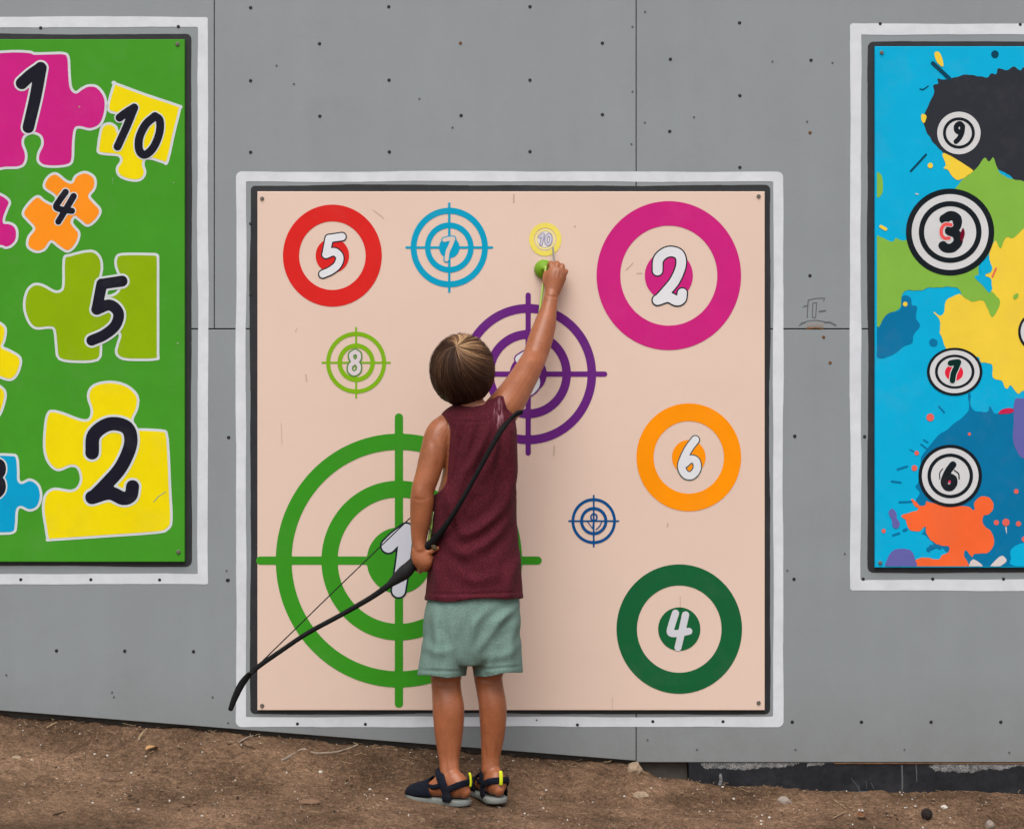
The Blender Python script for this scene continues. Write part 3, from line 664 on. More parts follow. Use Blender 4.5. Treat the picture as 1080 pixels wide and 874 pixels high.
def tube(points, radii, n=16, side=None, cap=True, sub=4, interp=True):
    """tapered tube; radii r or (ra, rb): ra along the side vector"""
    P = [Vector(p) for p in points]
    R = [(r, r) if not isinstance(r, (tuple, list)) else tuple(r) for r in radii]
    if interp and len(P) > 2:
        arr = [list(p)+list(r) for p, r in zip(P, R)]
        q = catmull(arr, sub)
        S = None
        if side is not None and isinstance(side, list):
            S = [Vector(s[:3]) for s in catmull([list(s) for s in side], sub)]
        P = [Vector(a[:3]) for a in q]; R = [(max(a[3],1e-5), max(a[4],1e-5)) for a in q]
    else:
        S = [Vector(s) for s in side] if isinstance(side, list) else None
    V = []; Fc = []
    s0 = Vector(side) if side is not None and not isinstance(side, list) else None
    prev = None
    for i, p in enumerate(P):
        t = (P[min(i+1,len(P)-1)]-P[max(i-1,0)]).normalized()
        if S is not None: s = S[i]
        elif s0 is not None: s = s0
        else: s = prev if prev is not None else (Vector((0,1,0)) if abs(t.y) < .8 else Vector((1,0,0)))
        s = (s-t*s.dot(t)).normalized(); u = t.cross(s); prev = s
        for k in range(n):
            a = 2*math.pi*k/n
            V.append(p+s*(R[i][0]*math.cos(a))+u*(R[i][1]*math.sin(a)))
    m = len(P)
    for i in range(m-1):
        for k in range(n):
            Fc.append((i*n+k, i*n+(k+1) % n, (i+1)*n+(k+1) % n, (i+1)*n+k))
    if cap:
        for e, dirn in ((0,-1),(m-1,1)):
            t = (P[e]-P[e-dirn]).normalized(); r = min(R[e])
            base = e*n
            ring = [base+k for k in range(n)]
            mid = []
            for k in range(n): V.append(P[e]+(V[base+k]-P[e])*.7+t*r*.62); mid.append(len(V)-1)
            V.append(P[e]+t*r*.95); c = len(V)-1
            for k in range(n):
                k2 = (k+1) % n
                if dirn > 0: Fc += [(ring[k],ring[k2],mid[k2],mid[k]),(mid[k],mid[k2],c)]
                else: Fc += [(ring[k2],ring[k],mid[k],mid[k2]),(mid[k2],mid[k],c)]
    return V, Fc
def join(parts):
    V = []; Fc = []
    for v, f in parts:
        n = len(V); V += list(v); Fc += [tuple(i+n for i in q) for q in f]
    return V, Fc
def ellipsoid(c, rx, ry, rz, rot=None, seg=20, rings=14):
    V = []; Fc = []; c = Vector(c)
    for j in range(rings+1):
        th = math.pi*j/rings
        for i in range(seg):
            a = 2*math.pi*i/seg
            v = Vector((rx*math.sin(th)*math.cos(a), ry*math.sin(th)*math.sin(a), rz*math.cos(th)))
            if rot is not None: v = rot @ v
            V.append(c+v)
    for j in range(rings):
        for i in range(seg):
            Fc.append((j*seg+i,(j+1)*seg+i,(j+1)*seg+(i+1) % seg,j*seg+(i+1) % seg))
    return V, Fc

# twigs, leaves, cone, litter
TW = mat('grey_twig', (.27,.21,.16), .9, var=.3, vs=60, bump=.6, bs=150); TW2 = mat('brown_twig', (.12,.075,.045), .9, var=.3, vs=60)
STW = mat('straw', (.34,.24,.14), .9, var=.3, vs=60)
def twig(label, pts, w, m, group='twigs on the dirt', lift=.004):
    P = []
    for (px, py) in pts:
        x, d, z = gpt(px, py); P.append(Vector((x,-d,z+lift)))
    r = [w*.5*pu(.3)*(1-.45*i/(len(P)-1))*random.uniform(.85,1.1) for i in range(len(P))]
    V, Fc = tube(P, r, 8, sub=5)
    V = [v+.0012*mnoise.noise_vector(v*60) for v in V]
    o = mk('twig', V, Fc, m, smooth=True, base=tuple(P[0])); meta(o, label, 'twig', group); return o
twig('long pale crooked twig on the dirt left of the boy', [(298,803),(307,798),(320,792),(328,795),(345,796),(360,793),(377,787)], 4.2, TW)
twig('dark short twig crossing under the lower bow tip', [(241,785),(252,785),(262,788),(269,790.5)], 2.6, TW2)
twig('pale short twig poking out near the lower bow tip', [(252,784),(259,780),(267,777)], 2.4, TW)
twig('thin dark twig slanting on the left slope', [(73,793),(82,787),(90,780)], 1.8, TW2)
twig('pale splinter leaning by the wall foot on the left', [(147,779),(151,774),(155,769.5)], 2.6, STW)
twig('pale splinter lying at the wall foot far left', [(50,769),(55,766),(60,763.5)], 2.4, STW, lift=.006)
twig('short dark stick near the bottom left', [(56,860.5),(63,858.5),(70,857)], 2.6, TW2)
twig('pale stalk in front of the black footing', [(880,845),(886,849),(893,853.5)], 1.6, STW)
twig('slender stalk lying beside the brown leaf', [(878,864.5),(886,860),(892,858)], 1.4, STW)
def leaf(label, px, py, L_, w_, rot, m):
    x, d, z = gpt(px, py); k = pu(d); V = []; Fc = []
    for i in range(9):
        t = i/8; hw = w_*k*.5*math.sin(math.pi*min(1,t*.93+.05))**.8
        for s in (-1,0,1):
            p = Vector(((t-.5)*L_*k, s*hw, .003*abs(s)+.005*math.sin(t*3)))
            p.rotate(Matrix.Rotation(rot,3,'Z')); V.append(p+Vector((x,-d,z+.004)))
    for i in range(8):
        for s in range(2): Fc.append((i*3+s,(i+1)*3+s,(i+1)*3+s+1,i*3+s+1))
    o = mk('dry_leaf', V, Fc, m, smooth=True, base=(x,-d,z)); meta(o, label, 'leaf'); return o
leaf('curled orange-tan leaf on the left slope', 160, 792, 15, 11, .9, mat('tan_leaf',(.48,.27,.11),.8,var=.2,vs=80))
leaf('rusty brown leaf lying right of centre by the footing', 910, 862, 11, 12, .6, mat('rust_leaf',(.17,.065,.025),.8,var=.2,vs=80))
def cone():
    x, d, z = gpt(977.5, 863); k = pu(d); parts = []
    parts.append(ellipsoid((x,-d,z+5*k),5.2*k,5.2*k,5.5*k))
    for i in range(60):
        a = i*2.39996; t = (i+.5)/60; zz = 1-2*t; rr = math.sqrt(max(0,1-zz*zz))
        dirv = Vector((rr*math.cos(a), rr*math.sin(a), zz))
        c = Vector((x,-d,z+5.4*k))+dirv*5.4*k
        parts.append(ellipsoid(c,1.5*k,1.5*k,.8*k,dirv.to_track_quat('Z','Y').to_matrix(),6,4))
    V, Fc = join(parts)
    o = mk('pine_cone', V, Fc, mat('dark_cone',(.028,.02,.018),.8,var=.4,vs=100), smooth=True, base=(x,-d,z)); meta(o,'round dark pine cone on the dirt at lower right','pine cone')
cone()
def litter():
    V = []; Fc = []; mi = []
    rnd = random.Random(5)
    mats = [mat('white_grit',(.62,.58,.52),.9), mat('tan_grit',(.22,.14,.09),.95), mat('dark_grit',(.07,.042,.028),.95), STW]
    for i in range(2600):
        x = rnd.uniform(-1.5,1.5); d = rnd.uniform(.0,.62)
        z = float(ground_z(x,d)); c = rnd.choices([0,1,2],[.2,.68,.12])[0]
        r = .0011*rnd.paretovariate(1.9 if c == 0 else 2.4)
        r = min(r, .0034 if c == 0 else .005)
        if abs(x+.11) < .14 and .1 < d < .36: r *= .5
        v, f = ellipsoid((x,-d,z+r*.4+.001), r, r*rnd.uniform(.6,1), r*rnd.uniform(.5,.9), Matrix.Rotation(rnd.uniform(0,3),3,'Z'), 6, 4)
        n = len(V); V += [q+.25*r*mnoise.noise_vector(q*400) for q in v]; Fc += [tuple(a+n for a in q) for q in f]; mi += [c]*len(f)
    for i in range(950):
        x = rnd.uniform(-1.5,1.5); d = abs(rnd.gauss(.12,.2))
        if d > .62 or (abs(x+.11) < .12 and .1 < d < .36): continue
        a = rnd.uniform(0,math.pi); L_ = rnd.uniform(.004,.022) if i%9 else rnd.uniform(.02,.036); w = rnd.uniform(.0003,.0008)
        ca, sa = math.cos(a), math.sin(a); pts = []
        for t in (-.5,0,.5):
            xx = x+ca*L_*t; dd = max(.0,d+sa*L_*t); pts.append(Vector((xx,-dd,float(ground_z(xx,dd))+.004+rnd.uniform(0,.004))))
        v, f = tube(pts,[w]*3,5,sub=2)
        n = len(V); V += v; Fc += [tuple(b+n for b in q) for q in f]; mi += [rnd.choice([3,3,2,1])]*len(f)
    o = mk('soil_litter', V, Fc, mats, mi=mi); meta(o, 'scatter of grit, straw and crumbs over the dirt', 'litter', kind='stuff')
litter()

# ---------------------------------------------------------------- person
SKIN = mat('tanned_skin', (.345,.114,.047), .38, var=.17, vs=17, bump=.3, bs=170, spec=.42, sss=.05, fine=.07, dirt=.3, dirtcol=(.30,.17,.10))
boy = thing('person', 'boy in maroon sleeveless top and sage shorts reaching up to the peach board', 'person', (-.09,-.27,0))

def fit(name, parts, mats, parent, voxel, it=4, fac=.5):
    V, Fc = join(parts)
    o = mk(name, V, Fc, mats, parent, smooth=True)
    r = o.modifiers.new('r','REMESH'); r.mode = 'VOXEL'; r.voxel_size = voxel*SC; r.use_smooth_shade = True
    s = o.modifiers.new('s','SMOOTH'); s.iterations = it; s.factor = fac
    apply_mods(o)
    return o

XS = Vector((1,0,0))
def rings(rows, n=36, sup=1.0):
    """rows: cx px, py, d, half width px, half depth u -> torso like loft with superelliptic section"""
    q = catmull(rows, 4); V = []; Fc = []
    for r in q:
        c = W(r[0], r[1], r[2]); k = pu(r[2])
        for i in range(n):
            a = 2*math.pi*i/n; ca, sa = math.cos(a), math.sin(a)
            V.append(c+Vector((math.copysign(abs(ca)**sup,ca)*r[3]*k, math.copysign(abs(sa)**sup,sa)*r[4], 0)))
    m = len(q)
    for j in range(m-1):
        for i in range(n): Fc.append((j*n+i,(j+1)*n+i,(j+1)*n+(i+1) % n,j*n+(i+1) % n))
    Fc.append(tuple(range(n))); Fc.append(tuple(reversed(range((m-1)*n, m*n))))
    return V, Fc

def folds(o, lines, extra=None):
    """push the cloth along its normal with soft ridges; lines: photo px polyline, amplitude u, width px, side (+1 back, 0 both)"""
    b = root_base(o.parent); me = o.data
    N = len(me.vertices); co = np.empty(N*3); me.vertices.foreach_get('co', co); co = co.reshape(-1,3)/SC+np.array(b)
    no = np.empty(N*3); me.vertex_normals.foreach_get('vector', no); no = no.reshape(-1,3)
    dd = -co[:,1]; kk = (D-dd)/F
    px = 540+co[:,0]/kk; py = 437-(co[:,2]-ZC)/kk
    disp = np.zeros(N)
    for pts, amp, w in lines:
        p = catmull(pts, 5); dist = np.full(N, 1e9); tt = np.zeros(N)
        n = len(p)
        for i in range(n-1):
            ax, ay = p[i]; bx, by = p[i+1]; dx, dy = bx-ax, by-ay
            t = np.clip(((px-ax)*dx+(py-ay)*dy)/(dx*dx+dy*dy+1e-9), 0, 1)
            q = np.hypot(px-ax-t*dx, py-ay-t*dy); m_ = q < dist
            dist = np.where(m_, q, dist); tt = np.where(m_, (i+t)/(n-1), tt)
        fade = np.clip(np.sin(np.pi*np.clip(tt,.03,.97)), 0, 1)**.6
        prof = 1.35*np.exp(-(dist/w)**2)-.6*np.exp(-((dist-2.0*w)/(1.1*w))**2)
        disp += amp*prof*fade
    if extra is not None: disp += extra(px, py, co)
    co += no*disp[:,None]
    me.vertices.foreach_set('co', ((co-np.array(b))*SC).ravel()); me.update()

torso_rows = [(505,424,.245,17,.034),(503,436,.248,30,.044),(502.5,450,.252,37,.056),(505,470,.252,37.5,.066),(504.5,500,.25,38,.071),(500.5,530,.25,41.5,.073),(500.5,560,.25,43,.073),(500.5,600,.252,46,.077),(499,640,.255,47.5,.08),(497,665,.258,47,.08),(496,685,.26,38,.065)]
# head frame: tipped back, looking up at the hand
HC = W(487.5, 391, .252)
HR = Matrix.Rotation(math.radians(-6),3,'Y') @ Matrix.Rotation(math.radians(14),3,'X')   # local +y = face
def hl(x, y, z): return HC+HR @ Vector((x,y,z))
head_parts = [ellipsoid(hl(0,-.004,.006),.0665,.080,.074,HR,28,20), ellipsoid(hl(0,.022,-.035),.052,.056,.062,HR),
              ellipsoid(hl(0,.045,-.072),.026,.022,.020,HR), ellipsoid(hl(0,.073,-.032),.0075,.011,.018,HR), ellipsoid(hl(0,.082,-.045),.010,.010,.0085,HR),
              ellipsoid(hl(0,.070,-.066),.017,.008,.0045,HR), ellipsoid(hl(0,.068,-.074),.015,.008,.005,HR),
              ellipsoid(hl(0,.066,.004),.045,.012,.008,HR)]
for s in (-1,1):
    head_parts += [ellipsoid(hl(s*.031,.055,-.045),.022,.018,.02,HR), ellipsoid(hl(s*.066,.006,-.022),.006,.014,.021,HR)]
neck = tube([W(499,446,.252),W(496,432,.25),W(492,412,.248)],[.043,.036,.035],20)
k = pu(.25)
# left arm (hanging, holding the bow)
armL = tube([W(474,450,.25),W(464,458,.262),W(458,475,.275),W(452,497,.285),W(446,517,.292),W(445,530,.293),W(443.5,550,.293),W(442,568,.293),W(442.5,580,.294)],
            [15.5*k,15.5*k,14.5*k,13.2*k,12.3*k,12.5*k,10.8*k,8.3*k,(9.0*k,7*k)],20,sub=5)
# right arm (raised)
armR = tube([W(520,442,.245),W(533,428,.235),W(547,407,.195),W(558,388,.155),W(564,376,.13),W(569,361,.113),W(574.5,343,.092),W(579,324,.072),W(582,309,.058)],
            [19*k,18.5*k,16*k,14.3*k,13.3*k,13.6*k,12.2*k,8.9*k,7.5*k],20,sub=5)
def finger(pts, r, taper=.8): 
    n = len(pts); return tube(pts,[r*(1-(1-taper)*i/(n-1)) for i in range(n)],12,sub=4)
# right hand: back of the hand to the viewer, pinching the shaft
palmR = tube([W(582,310,.058),W(584,302,.054),W(586,293,.051),W(588,286.5,.050)],[(8.2*k,6.8*k),(9.8*k,7.4*k),(11.6*k,7.6*k),(11*k,6.2*k)],18,side=Vector((1,0,-.35)),sub=5)
fr = 3.1*k
fgR = [finger([W(581.5,289,.05),W(581.5,281,.047),W(581,277.5,.039),W(579,280,.028),W(577,285,.024)],fr*1.05),
       finger([W(586.5,286,.05),W(587.5,279.5,.047),W(587,277.5,.036),W(584.5,282,.026),W(582,288,.024)],fr*1.08),
       finger([W(591,287,.05),W(593,281.5,.046),W(592.5,280.5,.035),W(589,286,.026),W(586,292,.025)],fr*1.04),
       finger([W(594.5,291,.05),W(597,286.5,.046),W(596.5,286.5,.036),W(593,291,.028),W(590,295,.028)],fr*.9),
       finger([W(579,304,.053),W(575.5,298,.046),W(575,292.5,.040),W(576,287,.036)],fr*1.15,.85)]
# left hand gripping the bow
palmL = tube([W(442.5,578,.294),W(444,585,.297),W(446,592,.299),W(447,597,.297)],[(9*k,6.8*k),(10.5*k,7*k),(10.5*k,7*k),(8.5*k,6*k)],18,side=Vector((1,0,-.35)),sub=5)
fl_ = 3.1*k
fgL = [finger([W(451,587,.298),W(455.5,588,.293),W(455,589,.279),W(449,586,.271),W(444,583,.272)],fl_*1.05),
       finger([W(449.5,592,.298),W(453,594.5,.292),W(452,595,.278),W(446,591,.270),W(441,588,.272)],fl_*1.08),
       finger([W(446.5,596,.297),W(448.5,600,.290),W(447.5,600,.277),W(442,596,.270),W(438,593,.272)],fl_*1.05),
       finger([W(442,597.5,.296),W(443,602,.290),W(442,602,.279),W(438,599,.271),W(435,596,.273)],fl_*.9),
       finger([W(448,581,.3),W(453,582,.302),W(457,580,.304),W(461.5,577.5,.306)],fl_*1.1,.75)]
# legs
legL = tube([W(476,655,.262),W(474,690,.265),W(470.5,712,.268),W(471,728,.272),W(473,746,.281),W(473.3,762,.283),W(473.3,780,.286),W(474,800,.293),W(475,815,.301)],
            [25*k,22*k,16.5*k,15.6*k,16.6*k,16*k,14*k,11*k,11*k],22,sub=4)
legR = tube([W(520,655,.255),W(517,690,.255),W(515,711,.257),W(516.5,725,.26),W(519.5,742,.268),W(520,758,.268),W(519.5,776,.266),W(517.5,798,.266),W(517.5,813,.27)],
            [25*k,21.5*k,15.8*k,14.6*k,14.6*k,14.2*k,12.6*k,9.8*k,10*k],22,sub=4)
# feet
class Foot:
    def __init__(s, heel, toe):
        s.h = Vector((heel[0],-heel[1],0)); s.f = (Vector((toe[0],-toe[1],0))-s.h).normalized(); s.l = Vector((-s.f.y,s.f.x,0))
    def p(s, x, y, z): return s.h+s.f*x+s.l*y+Vector((0,0,z+.001))
FL = Foot((-.1013,.333),(-.2417,.251)); FR = Foot((-.028,.312),(-.086,.161))
def foot_mesh(ft):
    rows = [(.006,.014,.016,.030),(.014,.022,.024,.036),(.035,.024,.034,.046),(.055,.0235,.033,.046),(.08,.025,.022,.035),(.105,.028,.016,.029),(.13,.0275,.0122,.025),(.146,.022,.010,.023),(.155,.012,.007,.021)]
    return tube([ft.p(x,0,z) for x,w,h,z in rows],[(w,h) for x,w,h,z in rows],20,side=ft.l,sub=3)
def toes(ft, sgn):
    out = []
    for i in range(5):
        y = sgn*(.019-.0092*i); L_ = (.158,.160,.156,.150,.142)[i]; r = (.0085,.0062,.006,.0058,.0055)[i]
        out.append(tube([ft.p(L_-.03,y,.024),ft.p(L_-.012,y,.023),ft.p(L_-.004,y,.020)],[r,r,r*.9],10,sub=3))
    return out
body = fit('body', [rings(torso_rows), neck, armL, armR, palmR, palmL, legL, legR, foot_mesh(FL), foot_mesh(FR)]+toes(FL,-1)+toes(FR,1)+fgR+fgL+head_parts, SKIN, boy, .0024, 3)
folds(body, [([(456,717),(470,719.5),(486,718)],-.0013,1.6),([(502,715),(515,717.5),(530,715.5)],-.0013,1.6),([(461,730),(463,745),(462,765)],-.0010,3),([(511,726),(513,745),(512,765)],-.0010,3),
    ([(558,380),(564,383),(570,385)],-.0006,2),([(576,311),(582,313),(588,313)],-.0009,1.2),([(438,525),(443,527),(450,526)],-.0004,1.8),([(440,512),(441,519),(440,526)],.0014,5),
    ([(470,790),(470,806),(472,818)],-.0012,2),([(484,790),(485,806),(486,816)],-.0012,2),([(512,786),(512,800)],-.001,1.6),([(524,786),(524,800)],-.001,1.6),
    ([(455,462),(462,480),(462,498)],-.0012,3),([(586,292),(587,284)],-.0008,.8),([(590.5,293),(591.5,286)],-.0008,.8)])
# face details
EYE = mat('eye_white',(.75,.73,.7),.2,var=.02); IRIS = mat('iris',(.06,.035,.02),.15)
for s in (-1,1):
    e1 = ellipsoid(hl(s*.026,.0655,-.018),.0105,.008,.0068,HR,16,10); e2 = ellipsoid(hl(s*.026,.0705,-.017),.0048,.0036,.0048,HR,12,8)
    V, Fc = join([e1,e2]); mk('eye', V, Fc, [EYE,IRIS], boy, [0]*len(e1[1])+[1]*len(e2[1]), True)
V, Fc = join([ellipsoid(hl(0,.0765,-.0665),.0165,.004,.0034,HR), ellipsoid(hl(0,.0755,-.0735),.0145,.004,.0042,HR)])
mk('lips', V, Fc, mat('lips',(.36,.13,.09),.4), boy, smooth=True)
BROW = mat('eyebrow_hair',(.08,.045,.025),.7)
for s in (-1,1):
    V, Fc = tube([hl(s*.012,.0765,.002),hl(s*.026,.0745,.007),hl(s*.042,.064,.002)],[.0018,.0026,.0012],8)
    mk('eyebrow', V, Fc, BROW, boy, smooth=True)

def smooth_normals(o):
    o.data.polygons.foreach_set('use_smooth',[True]*len(o.data.polygons))

def trim(o, g):
    """drop the region g(v)>0, sliding the rim onto g=0; g works on drawing-unit world coords"""
    b = root_base(o.parent) if o.parent else Vector((0,0,0))
    bm = bmesh.new(); bm.from_mesh(o.data); bm.verts.ensure_lookup_table()
    val = {v: g(v.co/SC+b) for v in bm.verts}
    mv = {}
    for v in bm.verts:
        if val[v] > 0:
            ns = [e.other_vert(v) for e in v.link_edges]; ns = [q for q in ns if val[q] <= 0]
            if ns:
                acc = Vector((0,0,0))
                for q in ns:
                    t = val[v]/(val[v]-val[q]); acc += v.co.lerp(q.co, min(.97,t))
                mv[v] = acc/len(ns)
    for v, c in mv.items(): v.co = c
    bmesh.ops.delete(bm, geom=[v for v in bm.verts if val[v] > 0 and v not in mv], context='VERTS')
    bm.to_mesh(o.data); bm.free(); o.data.update()

def cloth(o, th):
    s = o.modifiers.new('t','SOLIDIFY'); s.thickness = th*SC; s.offset = -1
    apply_mods(o); smooth_normals(o)

# ----- top
def shirt_mat():
    m = mat('maroon_heather_cotton', (.086,.0125,.0205), .9, var=.18, vs=9, bump=.7, bs=300, spec=.1, fine=.38, fs=330, sheen=.03)
    nt = m.node_tree; N = nt.nodes; L = nt.links; b = N['Principled BSDF']
    # washed-out pink streaks at the right shoulder
    tc = N.new('ShaderNodeTexCoord'); base = root_base(boy)
    c = (W(526,436,.30)-base)*SC
    mp = N.new('ShaderNodeMapping'); mp.vector_type = 'POINT'; mp.inputs['Location'].default_value = tuple(-c)
    L.new(tc.outputs['Object'], mp.inputs['Vector'])
    mp2 = N.new('ShaderNodeMapping'); mp2.inputs['Rotation'].default_value = (0, math.radians(12), 0); mp2.inputs['Scale'].default_value = (1/.016, 1/.12, 1/.05)
    L.new(mp.outputs['Vector'], mp2.inputs['Vector'])
    ln = N.new('ShaderNodeVectorMath'); ln.operation = 'LENGTH'; L.new(mp2.outputs['Vector'], ln.inputs[0])
    r = N.new('ShaderNodeMapRange'); r.inputs['From Min'].default_value = 1; r.inputs['From Max'].default_value = .2; r.inputs['To Max'].default_value = 1.0
    L.new(ln.outputs['Value'], r.inputs['Value'])
    nz = N.new('ShaderNodeTexNoise'); nz.inputs['Scale'].default_value = 1; nz.inputs['Detail'].default_value = 3
    mp3 = N.new('ShaderNodeMapping'); mp3.inputs['Rotation'].default_value = (0, math.radians(12), 0); mp3.inputs['Scale'].default_value = (170,30,16); L.new(mp.outputs['Vector'], mp3.inputs['Vector']); L.new(mp3.outputs['Vector'], nz.inputs['Vector'])
    r2 = N.new('ShaderNodeMapRange'); r2.inputs['From Min'].default_value = .45; r2.inputs['From Max'].default_value = .62; L.new(nz.outputs['Fac'], r2.inputs['Value'])
    mu = N.new('ShaderNodeMath'); mu.operation = 'MULTIPLY'; L.new(r.outputs['Result'], mu.inputs[0]); L.new(r2.outputs['Result'], mu.inputs[1])
    mx = N.new('ShaderNodeMix'); mx.data_type = 'RGBA'; L.new(mu.outputs[0], mx.inputs[0])
    L.new(b.inputs['Base Color'].links[0].from_socket, mx.inputs[6]); mx.inputs[7].default_value = (.48,.24,.28,1)
    L.new(mx.outputs[2], b.inputs['Base Color'])
    return m
shirt_rows = [(508,420,.245,17,.034),(505.5,431,.247,34,.050),(504,444,.25,41,.063),(505.5,470,.252,40.5,.0715),(504.5,500,.25,41,.0765),(500.5,530,.25,45,.079),(500,560,.25,46.5,.080),(500.5,600,.252,50,.085),(499.8,634,.255,52.3,.090),(499.5,652,.256,53,.091)]
shirt = fit('sleeveless_top', [rings(shirt_rows, sup=.92), ellipsoid(W(528,430,.243),13*k,.046,15*k), ellipsoid(W(471,452,.252),11*k,.045,12*k)], shirt_mat(), boy, .0034, 6)
def px_of(v):
    d = -v.y; kk = (D-d)/F; return 540+v.x/kk, 437-(v.z-ZC)/kk, d
def shirt_cut(v):
    px, py, d = px_of(v)
    hem = py-(631.5-.035*(px-500)+1.2*math.sin(px*.09+3)+.8*math.sin(d*40))
    # left armhole: capsule
    t = min(1, max(0, (py-455)/47)); ax = 456-3*t; ay = 455+47*t
    la = 20.5-math.hypot(math.hypot(px-ax, py-ay), (d-.26)/k*.42)
    # right armhole around the raised arm
    a = Vector((541,423)); u = Vector((.6,-.8)); q = Vector((px,py))-a; s = q.dot(u); r_ = abs(q.cross(u))
    ra = 15.5-math.hypot(math.hypot(r_, min(0,s+2)*1.0), (d-.215)/k*.45) if s > -16 else -10
    nk = 1-math.hypot((px-500)/21, (py-421)/(17.5), (d-.243)/.055)
    return max(hem, la, ra*1.0, nk*14)
folds(shirt, [([(522,440),(508,470),(488,505),(478,540)],.005,4.5),([(527,442),(522,475),(512,505)],.0038,3.5),([(534,440),(536,470),(532,500)],.003,4),
              ([(541,455),(540,500),(530,535),(505,558),(480,566)],.006,5),([(545,520),(532,552),(510,575),(488,583)],.0048,5),([(470,515),(480,545),(492,568)],.003,5),
              ([(466,560),(480,580),(505,590)],.003,5),([(500,440),(494,470),(486,495)],.0028,3.5),([(487,442),(478,470)],.0025,3),([(548,585),(538,610),(536,632)],.004,5),
              ([(458,590),(462,612),(461,634)],.0035,5),([(500,605),(506,620),(505,634)],.0025,6),([(512,448),(500,490),(497,520)],.0024,3),([(478,600),(500,612),(530,604)],.0022,5),([(447,625.5),(475,626.5),(500,626),(530,625),(553,624)],-.0010,1.2),([(448,629),(475,630),(500,629.5),(530,628.5),(553,627)],.0012,1.8),([(478,444),(488,444.5),(500,445),(514,443)],-.0013,1.2),([(482,448),(484,470),(478,500),(470,518)],-.0012,1.2)],
      lambda px, py, co: np.array([.0022*mnoise.noise((c[0]*22,c[1]*16,c[2]*9))+.0010*mnoise.noise((c[0]*60,c[1]*40,c[2]*24)) for c in co]))
trim(shirt, shirt_cut); cloth(shirt, .0026)

# ----- shorts
shorts = fit('shorts', [rings([(499.5,606,.254,44,.072),(499.5,625,.255,47.3,.078),(498,650,.258,51.5,.086),(497,672,.26,51.5,.083),(496.5,688,.26,47,.080),(496.5,698,.26,24,.073)], sup=.95),
                rings([(475,650,.262,25,.066),(471.5,680,.262,27,.078),(467.5,700,.264,25.8,.077),(465.5,716,.265,25.6,.076),(464,730,.266,25.6,.076)]),
                rings([(521,650,.256,26,.066),(524,680,.257,26.5,.077),(525.5,700,.258,25.9,.076),(526,714,.258,25.9,.075),(526.5,730,.258,26.2,.075)])],
                mat('sage_jersey', srgb(113,139,130), .9, var=.07, vs=11, bump=.6, bs=300, spec=.1, fine=.16, fs=330, sheen=.02), boy, .0034, 6)
def shorts_cut(v):
    px, py, d = px_of(v)
    he = (712.5-.05*(px-466)*-1*.5 if px < 497 else 710.5-.10*(px-525))+1.0*math.sin(px*.15)+12*(d-.27)
    return max(py-he, 612-py)
folds(shorts, [([(455,640),(462,675),(458,708)],.0035,4.5),([(537,640),(522,662),(501,690)],.0028,4),([(545,650),(538,680),(540,706)],.0035,4.5),([(492,640),(495,668),(496.5,697)],-.0022,2),([(458,632),(462,650),(458,668)],.002,4),([(548,634),(535,648),(515,660)],.0024,4),([(446,680),(462,688),(480,684)],.0018,4),([(550,676),(534,690),(512,694)],.0018,4),
               ([(478,660),(476,690),(480,712)],.0025,4),([(520,680),(517,700),(516,712)],.003,4),([(515,640),(500,660),(496,685)],.003,4),([(440,706),(465,707.5),(492,707)],-.0014,1.3),([(499,705.5),(525,704.5),(552,702)],-.0014,1.3)],
      lambda px, py, co: np.array([.002*mnoise.noise((c[0]*22,c[1]*18,c[2]*12)) for c in co]))
trim(shorts, shorts_cut); cloth(shorts, .003)

